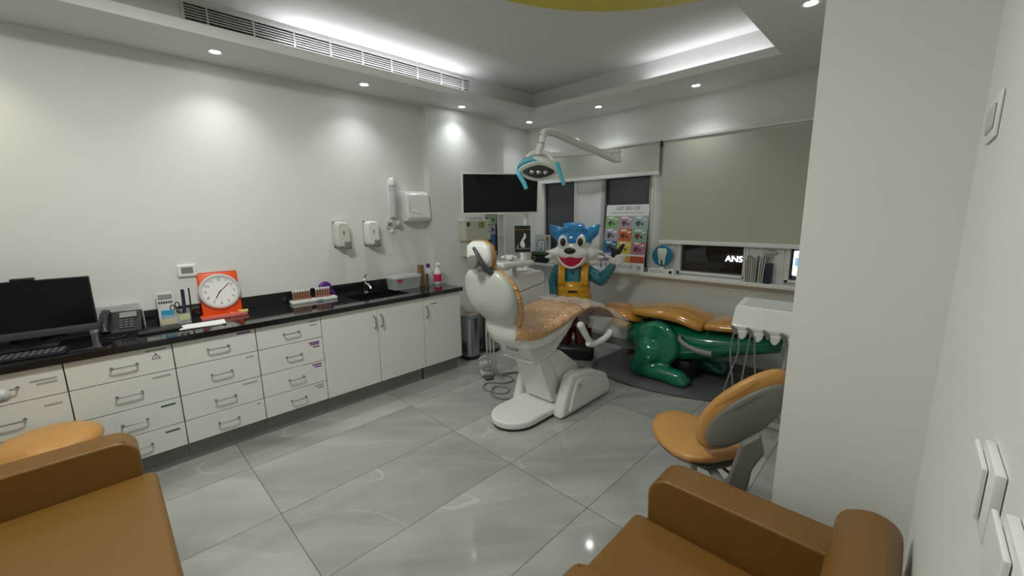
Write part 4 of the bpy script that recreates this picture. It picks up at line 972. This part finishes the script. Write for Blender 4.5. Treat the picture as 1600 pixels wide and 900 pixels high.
# ------------------------------------------------------------------ mascot statue (local, front -y)
MS = placed('cartoon_animal_statue', (1.24, -.70, 0), math.radians(31), 'glossy fibreglass cartoon animal statue with blue hair and yellow dungarees by the window', 'statue')
def mp(bm, name, m, vox=.011, it=5, par=MS):
    o = fin(bm, name, m, par); return blob(o, vox, it)
# body (teal)
bm = B(); ell(bm, (0, .02, .86), (.175, .14, .26)); ell(bm, (0, .02, 1.0), (.185, .12, .10)); ell(bm, (0, .02, .66), (.18, .15, .16))
caps(bm, [(-.17, .02, 1.01), (-.235, .02, .88), (-.225, -.02, .72), (-.20, -.06, .64)], [.075, .062, .05, .042])
caps(bm, [(.16, .02, .99), (.30, .0, .90), (.37, -.05, .99), (.42, -.08, 1.07)], [.075, .068, .058, .042])
cyl(bm, (0, .02, 1.05), (0, .02, 1.13), .08)
mp(bm, 'body', M['teal'])
# dungarees
bm = B(); ell(bm, (0, .018, .70), (.20, .17, .24)); mp(bm, 'dungarees', M['yellowc'])
bm = B(); ell(bm, (0, .018, .80), (.192, .168, .16)); cyl(bm, (0, .018, .66), (0, .018, .80), .17, .17)
for v in bm.verts:
    if v.co.z > .925: v.co.z = .925
for s in (-1, 1):
    for dx in (.10, .125, .15): tube(bm, [(s*dx, -.125, .86), (s*dx, -.128, .94), (s*dx, -.105, 1.02), (s*dx, -.03, 1.085), (s*dx, .06, 1.07)], .02, 8)
mp(bm, 'dungaree_bib', M['yellowc'], .010)
fin(bprism(B(), [(-.05, -.150, .775), (.05, -.150, .775), (.05, -.150, .80), (-.05, -.150, .80)], (0, -.008, 0), .002, 1), 'bib_badge', 'maroon', MS)
for s, z, m in ((1, .925, 'fwhite'), (-.01, .99, 'black')):
    bm = B(); ell(bm, (s*.10 if m == 'fwhite' else -.0, -.135 if m == 'fwhite' else -.105, z), (.012, .008, .012), 12); fin(bm, 'button', m, MS)
# legs and shoes
bm = B(); caps(bm, [(-.10, .02, .52), (-.11, .01, .30), (-.115, 0, .14)], [.12, .105, .095]); caps(bm, [(.10, .02, .52), (.11, .01, .30), (.115, 0, .14)], [.12, .105, .095]); mp(bm, 'trousers', M['maroon'])
bm = B(); box(bm, -.25, .24, -.17, .17, .0, .16, .05, 4); fin(bm, 'base_block', 'black', MS)
# head
bm = B(); ell(bm, (0, .0, 1.29), (.19, .17, .175)); ell(bm, (-.0, -.10, 1.205), (.165, .12, .10)); ell(bm, (0, -.06, 1.13), (.145, .13, .085))
for s in (-1, 1):
    ell(bm, (s*.155, -.03, 1.20), (.11, .08, .075))
    for k, (dx, dz, ln) in enumerate(((.31, 1.225, .0), (.325, 1.165, 0), (.285, 1.105, 0))):
        caps(bm, [(s*.18, -.02, dz), (s*dx, -.01, dz-.012)], [.045, .014])
mp(bm, 'face', M['fwhite'])
bm = B(); ell(bm, (0, .012, 1.34), (.197, .175, .15)); ell(bm, (0, -.005, 1.36), (.185, .172, .12))
for s in (-1, 1):
    caps(bm, [(s*.13, .0, 1.39), (s*.20, -.01, 1.44), (s*.265, -.02, 1.505)], [.085, .07, .02])
bmc = [v for v in bm.verts if v.co.z < 1.275]
for v in bmc: v.co.z = 1.275
for pts, rr2 in (([(-.17, -.05, 1.42), (-.06, -.11, 1.48), (.07, -.10, 1.475), (.15, -.03, 1.42)], [.03, .045, .045, .03]), ([(-.10, -.06, 1.47), (-.03, -.04, 1.505), (.08, 0, 1.49)], [.02, .038, .04]), ([(-.115, -.06, 1.52), (-.07, -.04, 1.515), (0, -.02, 1.50)], [.012, .024, .034])):
    caps(bm, pts, rr2)
mp(bm, 'hair_and_ears', M['blue'])
for s in (-1, 1):
    bm = B(); ell(bm, (s*.095-.012, -.152, 1.335), (.054, .037, .076), 20, RY(math.radians(6*s))); e = fin(bm, 'eye', 'fwhite', MS)
    bm = B(); ell(bm, (s*.092-.014, -.187, 1.335), (.030, .014, .044), 16); fin(bm, 'pupil', 'black', e)
bm = B(); ell(bm, (-.03, -.222, 1.245), (.062, .032, .034), 20); fin(bm, 'nose', 'black', MS)
mo = [(-.11, 1.185), (-.05, 1.178), (0, 1.19), (.05, 1.178), (.11, 1.185), (.075, 1.13), (.03, 1.098), (0, 1.092), (-.03, 1.098), (-.075, 1.13)]
def mouthy(u, z): return -.205+1.3*u*u-.35*(z-1.2)*0
bm = B(); a = []; 
for (u, z) in mo: a.append((u*1.32-.015, -.226+2.2*u*u+(1.19-z)*.45, 1.18+(z-1.19)*1.25))
prism(bm, a, (0, .10, 0)); fin(bm, 'mouth', 'red', MS)
bm = B(); tube(bm, [(p[0]*1.0, p[1]-.004, p[2]) for p in a[4:]+a[:1]], .013, 8, 4); fin(bm, 'lower_lip', 'fwhite', MS)
# pointing glove hand
hc = V((.43, -.09, 1.135)); bm = B(); ell(bm, hc, (.055, .035, .05))
caps(bm, [hc+V((-.03, -.01, .03)), hc+V((-.08, -.03, .045))], [.02, .015])
for k in range(4):
    z = .045-k*.026; ln = (.115, .105, .10, .085)[k]
    caps(bm, [hc+V((.02, -.015, z)), hc+V((.02+ln*.55, -.035, z+.006)), hc+V((ln, -.02, z-.004))], [.018, .017, .013])
mp(bm, 'gloved_hand', M['fwhite'], .006, 3)
bm = B(); caps(bm, [hc+V((0, .0, .05)), hc+V((.01, -.005, .10)), hc+V((-.05, -.01, .155))], [.035, .03, .012]); caps(bm, [hc+V((.03, 0, .07)), hc+V((.06, -.005, .11)), hc+V((.10, -.01, .17))], [.035, .028, .014])
mp(bm, 'black_claw_grip', M['black'], .007, 3)
# hanging hand
hc = V((-.195, -.08, .60)); bm = B(); ell(bm, hc, (.035, .045, .045))
for k in range(4): caps(bm, [hc+V((-.005, -.03+k*.02, -.03)), hc+V((.005, -.03+k*.02, -.085))], [.014, .011])
caps(bm, [hc+V((.02, -.03, 0)), hc+V((.045, -.045, -.04))], [.014, .011]); mp(bm, 'hand', M['fwhite'], .006, 3)

# ------------------------------------------------------------------ green dinosaur dental chair
r = root('childrens_dental_chair', (2.3, -.5, 0), 'glossy green animal shaped childrens dental chair with ochre padding under the blind', 'dental chair')
def gb(bm, name, m, vox=.014, it=6): return blob(fin(bm, name, m, r), vox, it)
bm = B()
rings = []
for (x, zt, zb_, w) in [(1.62, .50, .46, .08), (1.75, .50, .38, .17), (1.9, .52, .27, .22), (2.05, .55, .18, .235), (2.3, .57, .15, .24), (2.5, .56, .20, .235), (2.7, .56, .27, .22), (2.9, .56, .34, .19), (3.1, .58, .40, .15), (3.3, .60, .46, .11), (3.42, .60, .50, .07)]:
    rings.append(sring((x, -.46, (zt+zb_)/2), (0, 1, 0), (0, 0, 1), w, (zt-zb_)/2, 2.4, 28))
loft(bm, rings); gb(bm, 'body', M['green'])
def leg(yc, s, name, dx=0):
    bm = B(); lathe(bm, [(.10, -.09), (.19, -.08), (.225, -.03), (.228, .02), (.20, .055), (.10, .07)], (2.25+dx, yc, .365), (0, s, 0), 32)
    caps(bm, [(2.20+dx, yc, .29), (2.14+dx, yc+s*.01, .20), (2.09+dx, yc+s*.02, .11)], [.15, .125, .105])
    caps(bm, [(2.09+dx, yc+s*.02, .10), (2.28+dx, yc+s*.035, .10), (2.50+dx, yc+s*.04, .09)], [.10, .09, .075])
    for k in range(3): caps(bm, [(2.44+dx, yc+s*(.0+.036*k), .07), (2.55+dx, yc+s*(-.005+.038*k), .06)], [.052, .045])
    for v in bm.verts: v.co.z = max(v.co.z, .024)
    return gb(bm, name, M['green'], .012, 5)
leg(-.71, -1, 'near_leg'); leg(-.23, 1, 'far_leg', .16)
bm = B(); box(bm, 2.05, 2.55, -.62, -.30, .021, .22, .03); fin(bm, 'pedestal', 'black', r)
for (st, nm) in (([(1.47, .575, .03, .10), (1.50, .58, .045, .17), (1.6, .585, .055, .22), (1.8, .58, .055, .23), (1.95, .56, .05, .22), (2.02, .545, .04, .16)], 'leg_pad'),
                 ([(1.93, .63, .03, .16), (1.97, .635, .045, .22), (2.10, .645, .055, .245), (2.28, .655, .06, .25), (2.45, .64, .06, .25), (2.58, .605, .055, .25), (2.64, .59, .05, .24), (2.66, .585, .03, .2)], 'seat_pad'),
                 ([(2.67, .605, .03, .2), (2.69, .61, .05, .235), (2.80, .62, .05, .235), (3.0, .635, .05, .22), (3.2, .65, .045, .19), (3.34, .66, .04, .15), (3.38, .66, .02, .08)], 'back_pad')):
    fin(loft(B(), [sring((x, -.46, z), (0, 1, 0), (0, 0, 1), w*1.08, h, 2.8, 32) for x, z, h, w in st]), nm, 'pad', r, sharp=70)
fin(sqtube(B(), [(1.60, -.62, .545), (1.75, -.70, .52), (1.88, -.73, .50), (1.96, -.73, .495)], .055, .035, n=2.5), 'pad_tongue', 'pad', r, sharp=70)
for s in (-1,):
    fin(tube(B(), [(2.47, -.70, .485), (2.49, -.75, .465), (2.56, -.78, .43), (2.68, -.79, .405), (2.79, -.79, .405)], lambda t: .018+.008*t, 12), 'side_handle', 'grey', r)
bm = B()
for (x, z) in ((2.20, .37),): ell(bm, (x, -.80, z), (.012, .006, .012), 10)
fin(bm, 'screw_cap', 'dkgreen', r)
fin(box(B(), 1.97, 2.03, -.80, -.72, .21, .26, .008), 'catch', 'maroon', r)
# platform under it
pts = [(1.56, -.75), (1.64, -.90), (1.85, -1.0), (2.15, -1.04), (2.45, -1.0), (2.72, -.92), (2.95, -.80), (3.12, -.60), (3.20, -.35), (3.18, -.12), (2.9, -.06), (1.65, -.06), (1.56, -.2)]
P = smooth_pts([(x, y, .001) for x, y in pts], 4)
solo(bprism(B(), P, (0, 0, .02), .005, 2), 'chair_platform', 'mat', 'dark grey curved floor platform under the green dental chair', 'platform')

# ------------------------------------------------------------------ instrument delivery unit
r = root('instrument_table', (3.28, -.98, 0), 'white dental instrument table with hanging grey hoses beside the partition wall', 'instrument table')
P = [(-1.18, .79), (-1.165, .755), (-1.10, .755), (-.80, .80), (-.80, .945), (-.90, .97), (-1.10, .93)]
fin(bprism(B(), [(3.03, y, z) for y, z in P], (.52, 0, 0), .014, 3), 'table_body', 'whiteg', r, weighted=True)
fin(bprism(B(), [(3.08, -1.07, .937), (3.50, -1.07, .937), (3.50, -.92, .967), (3.08, -.92, .967)], (0, .0, .003), .001, 1), 'top_mat', 'lgreyc', r)
for k in range(5):
    x = 3.075+k*.105
    bm = B(); bprism(bm, [(x, -1.19, .765), (x+.075, -1.19, .765), (x+.065, -1.19, .725), (x+.045, -1.19, .70), (x+.03, -1.19, .70), (x+.01, -1.19, .725)], (0, .045, 0), .008, 2); fin(bm, 'holder_tooth', 'whiteg', r, weighted=True)
for k in range(5):
    x = 3.065+k*.105
    hp = fin(tube(B(), [(x-.02, -1.215, .80), (x, -1.20, .775), (x+.01, -1.19, .74)], lambda t: .011+.004*t, 10), 'handpiece', 'grey', r)
for k, (xa, xb, zz) in enumerate([(3.06, 3.10, .12), (3.09, 3.02, .06), (3.17, 3.12, .07), (3.20, 3.28, .10), (3.38, 3.34, .10), (3.40, 3.35, .08), (3.49, 3.46, .12)]):
    fin(tube(B(), [(xa, -1.185, .745), (xa+(.012 if k % 2 else -.01), -1.20, .60), ((xa+xb)/2, -1.21, .40), (xb, -1.18, .22), (xb+.02, -1.05, zz+.02), (3.30, -.93, .10)], .0062, 8), 'hose', 'grey', r)
fin(cyl(B(), (3.36, -.90, .045), (3.36, -.90, .80), .03), 'stand_column', 'lgreyc', r)
fin(bprism(B(), [(3.22, -1.04, .002), (3.54, -1.04, .002), (3.54, -.76, .002), (3.22, -.76, .002)], (0, 0, .05), .012), 'stand_base', 'lgrey', r)

# ------------------------------------------------------------------ dentist stool with orange saddle seat and half back
MS2 = placed('dentist_stool', (3.265, -2.43, 0), 0, 'orange saddle stool with a curved grey backed backrest beside the partition wall', 'stool')
fx = V((-.86, .51, 0)).normalized()  # forward (seat nose)
fy = V((-fx.y, fx.x, 0))
def SL(f, s, z): return fx*f+fy*s+V((0, 0, z))
def saddle(par, sc=1, name='seat', zc=.525):
    rings = []
    for (f, w, z, h) in [(.235, .05, .01, .018), (.225, .09, .006, .028), (.17, .145, 0, .036), (.08, .18, -.003, .04), (0, .195, 0, .042), (-.09, .20, .008, .042), (-.16, .185, .018, .038), (-.205, .14, .026, .03), (-.225, .08, .03, .018)]:
        rg = []
        for i in range(32):
            t_ = 2*PI*i/32; ct, s_ = math.cos(t_), math.sin(t_)
            a = w*math.copysign(abs(ct)**(2/2.4), ct); b_ = h*math.copysign(abs(s_)**(2/2.4), s_)
            rg.append(SL(f, a, zc+z+b_-.25*a*a+0*sc))
        rings.append(rg)
    return fin(loft(B(), rings), name, 'orange', par, sharp=70)
saddle(MS2, 1, 'seat', .508)
fin(loft(B(), [[SL(f_*s, w_*s, z) for f_, w_ in [(.22*math.cos(2*PI*i/32)-.0, .19*math.sin(2*PI*i/32)) for i in range(32)]] for s, z in ((.55, .44), (.9, .46), (.97, .476))]), 'seat_pan', 'grey', MS2, sharp=60)
bm = B(); cyl(bm, (0, 0, .10), (0, 0, .30), .028); cyl(bm, (0, 0, .30), (0, 0, .46), .018); fin(bm, 'gas_column', 'lgrey', MS2)
fin(cyl(B(), (0, 0, .06), (0, 0, .12), .04), 'hub', 'lgrey', MS2)
for k in range(5):
    a = 2*PI*k/5+.3; d = V((math.cos(a), math.sin(a), 0)); sd = V((-d.y, d.x, 0))
    rg = [sring(d*rr3+V((0, 0, zz)), sd, (0, 0, 1), w, h, 3, 12) for rr3, zz, w, h in ((.02, .095, .022, .02), (.12, .09, .02, .016), (.235, .078, .016, .012))]
    lg = fin(loft(B(), rg), 'leg', 'lgrey', MS2)
    bm = B(); c = d*.235
    for s in (-1, 1): cyl(bm, c+sd*(s*.006)+V((0, 0, .028)), c+sd*(s*.022)+V((0, 0, .028)), .027, k=18)
    cyl(bm, c+V((0, 0, .028)), c+V((0, 0, .08)), .007, k=10); fin(bm, 'castor', 'dgrey', lg)
# back: curved crescent pad, grey shell behind
bx = V((3.50, -2.52, 0))-V((3.27, -2.40, 0))
def backpad(off, th, w, h, name, m, zc=.78, n=2.2, shift=0):
    rings = []
    bu = V((.95, .30, 0)).normalized(); bo = V((.30, -.95, 0)).normalized()   # across / outward to the rear
    c0 = V((.236, -.185, zc))+bu*shift
    for (d, s) in ((-th/2, .80), (-th*.36, .95), (0, 1.0), (th*.36, .96), (th/2, .84)):
        rg = []
        for i in range(40):
            t_ = 2*PI*i/40; ct, s_ = math.cos(t_), math.sin(t_)
            a = w*s*math.copysign(abs(ct)**(2/n), ct); b_ = h*s*math.copysign(abs(s_)**(2/n), s_)
            rg.append(c0+bu*a+V((0, 0, 1))*(b_+.85*a)+bo*(off+d-1.1*a*a))
        rings.append(rg)
    return fin(loft(B(), rings), name, m, MS2, sharp=70)
backpad(-.018, .05, .168, .145, 'backrest_pad', 'orange', .79)
backpad(.024, .026, .145, .105, 'backrest_shell', 'shellg', .785, 2.2, .018)
fin(bprism(B(), [(.22, -.285, .47), (.30, -.265, .47), (.315, -.26, .62), (.35, -.25, .70), (.33, -.255, .78), (.27, -.275, .72), (.245, -.28, .60)], (.012, -.04, 0), .012, 3), 'backrest_stem', 'shellg', MS2, weighted=True)
fin(tube(B(), [(.0, 0, .45), (.10, -.10, .45), (.20, -.22, .46), (.245, -.26, .52)], .024, 12, flat=.6), 'back_support_arm', 'grey', MS2)
fin(box(B(), .06, .14, -.13, -.06, .43, .47, .006), 'tilt_mechanism', 'black', MS2)
fin(tube(B(), [(.12, -.06, .45), (.20, -.10, .445), (.26, -.12, .44)], .007, 8), 'height_lever', 'dgrey', MS2)

# ------------------------------------------------------------------ sofas
def arm_prof(f0, f1, h, z0=.10, rr4=.09):
    """side profile of an arm: front end rounded at the top (f is forward)"""
    P = [(f0, z0), (f0, h), (f1-rr4, h)]
    for i in range(1, 7): a = PI/2-PI/2*i/6; P.append((f1-rr4+rr4*math.cos(a), h-rr4+rr4*math.sin(a)))
    P.append((f1-.012, z0)); return P
def softbox(bm, x0, x1, y0, y1, z0, z1, bev, puff=.0, seg=4):
    t_ = bmesh.new(); box(t_, x0, x1, y0, y1, z0, z1, bev, seg); add(bm, t_); return bm
def sofa(name, label, W, loc, rz, cat):
    """local: faces +x (forward), width along y"""
    o = placed(name, loc, rz, label, cat); D = .74; aw = .155; hw = W/2
    for s in (-1, 1):
        y0 = s*hw if s < 0 else hw-aw
        bm = B(); bprism(bm, [(f, y0, z) for f, z in arm_prof(-D/2+.02, D/2-.01, .615)], (0, aw, 0), .032, 4); fin(bm, 'arm', 'tan', o, sharp=60, weighted=True)
        yy = y0+aw-.018 if s < 0 else y0+.018
        fin(tube(B(), [(-D/2+.05, yy, .611), (D/2-.12, yy, .611), (D/2-.055, yy, .592), (D/2-.022, yy, .545), (D/2-.02, yy, .40)], .0028, 6, 8), 'piping', 'tan', bpy.data.objects[[c.name for c in bpy.data.objects if c.parent == o and c.name.startswith('arm')][-1]])
    bm = B(); P = [(-D/2, .10), (-D/2-.0, .75), (-D/2+.07, .775), (-D/2+.15, .74), (-D/2+.17, .40), (-D/2+.17, .10)]
    bprism(bm, [(f, -hw+.06, z) for f, z in P], (0, W-.12, 0), .04, 4); fin(bm, 'backrest', 'tan', o, sharp=60, weighted=True)
    fin(box(B(), -D/2+.1, D/2+.0, -hw+aw-.01, hw-aw+.01, .11, .27, .015, 2), 'seat_base', 'tan', o, weighted=True)
    fin(box(B(), -D/2+.15, D/2+.035, -hw+aw+.002, hw-aw-.002, .272, .435, .035, 5), 'seat_cushion', 'tan', o, weighted=True, sharp=60)
    for sx in (-1, 1):
        for s in (-1, 1):
            y = s*(hw-.08); x = sx*(D/2-.08)
            fin(cyl(B(), (x, y, 0), (x, y, .11), .018), 'leg', 'chrome', o)
    return o
s2 = sofa('armchair', 'tan leather armchair against the right wall, at the bottom right',   .83, (3.655, -3.28, 0), PI, 'armchair')
fin(tube(B(), [(.33, -.30, .06), (.40, -.30, .10), (.41, -.30, .25), (.38, -.30, .30)], .01, 8), 'chrome_trim', 'chrome', s2)
sofa('two_seat_sofa', 'wide tan leather sofa in the bottom left corner', 1.75, (2.11, -4.79, 0), PI/2, 'sofa')

# round stool behind the sofa
MS3 = placed('round_stool', (.90, -4.76, 0), 0, 'light orange round cushioned stool behind the sofa arm at the left', 'stool')
fin(lathe(B(), [(0, .575), (.10, .574), (.165, .566), (.20, .545), (.212, .52), (.205, .497), (.175, .485), (0, .48)], (0, 0, 0), k=48), 'seat', 'orange', MS3, sharp=70)
fin(lathe(B(), [(0, .455), (.12, .46), (.165, .478), (.165, .484), (0, .484)], (0, 0, 0), k=36), 'seat_pan', 'grey', MS3)
bm = B(); cyl(bm, (0, 0, .10), (0, 0, .30), .028); cyl(bm, (0, 0, .30), (0, 0, .46), .018); fin(bm, 'gas_column', 'lgrey', MS3)
fin(cyl(B(), (0, 0, .06), (0, 0, .12), .04), 'hub', 'lgrey', MS3)
for k in range(5):
    a = 2*PI*k/5+.6; d = V((math.cos(a), math.sin(a), 0)); sd = V((-d.y, d.x, 0))
    lg = fin(loft(B(), [sring(d*rr3+V((0, 0, zz)), sd, (0, 0, 1), w, h, 3, 12) for rr3, zz, w, h in ((.02, .095, .022, .02), (.12, .09, .02, .016), (.225, .078, .016, .012))]), 'leg', 'lgrey', MS3)
    bm = B(); c = d*.225
    for s in (-1, 1): cyl(bm, c+sd*(s*.006)+V((0, 0, .028)), c+sd*(s*.022)+V((0, 0, .028)), .027, k=18)
    cyl(bm, c+V((0, 0, .028)), c+V((0, 0, .08)), .007, k=10); fin(bm, 'castor', 'dgrey', lg)
fin(tube(B(), [(0, -.05, .468), (.03, -.24, .47), (.04, -.31, .60), (.05, -.26, .82), (.06, -.15, .838), (.06, -.065, .838)], lambda t: .02+.014*t-.02*max(0, (t-.93)/.07)**3, 14), 'torso_bar', 'lgrey', MS3)

# ------------------------------------------------------------------ right wall fittings
r = root('light_switch', (XR, -3.05, 1.8), 'white light switch plate high on the right wall', 'light switch')
fin(box(B(), XR-.006, XR-.0005, -3.17, -2.99, 1.78, 1.87, .003, 2), 'plate', 'white', r)
for yy in (-3.12, -3.07, -3.02): fin(box(B(), XR-.010, XR-.0062, yy-.018, yy+.018, 1.80, 1.85, .002, 1), 'rocker', 'lgreyc', r)
for (y, z, lb, gp) in [(-3.80, 1.345, 'white wall socket with plug, upper left one at the right edge', 'a'), (-3.96, 1.345, 'white wall socket with plug, lower right one at the right edge', 'b')]:
    r = root('wall_socket', (XR, y, z), lb, 'socket', 'sockets on the right wall')
    fin(box(B(), XR-.009, XR-.0005, y-.05, y+.04, z-.04, z+.04, .002), 'plate', 'white', r)
    fin(box(B(), XR-.0145, XR-.0095, y-.02, y+.06, z-.03, z+.03, .002), 'plug', 'white', r, weighted=True)

# ------------------------------------------------------------------ camera
cam = bpy.data.cameras.new('camera'); co = bpy.data.objects.new('camera', cam); C.objects.link(co)
yaw, pit, rol = .7802, -.1803, -.0168
F = V((-math.sin(yaw)*math.cos(pit), math.cos(yaw)*math.cos(pit), math.sin(pit)))
R = V((math.cos(yaw), math.sin(yaw), 0)); U = R.cross(F)
R2 = R*math.cos(rol)+U*math.sin(rol); U2 = -R*math.sin(rol)+U*math.cos(rol)
mw = Matrix((R2, U2, -F)).transposed().to_4x4(); mw.translation = V((3.9521, -4.4397, 1.6462))
co.matrix_world = mw
cam.sensor_fit = 'HORIZONTAL'; cam.sensor_width = 36; cam.lens = 637.9/1600*36; cam.clip_start = .02
sc = bpy.context.scene; sc.camera = co
w = bpy.data.worlds.new('night'); w.use_nodes = True; sc.world = w
w.node_tree.nodes['Background'].inputs[0].default_value = (.02, .025, .04, 1); w.node_tree.nodes['Background'].inputs[1].default_value = .6
sc.view_settings.view_transform = 'Standard'; sc.view_settings.look = 'None'; sc.view_settings.gamma = 1
sc.view_settings.exposure = 0.62; sc.view_settings.use_curve_mapping = False
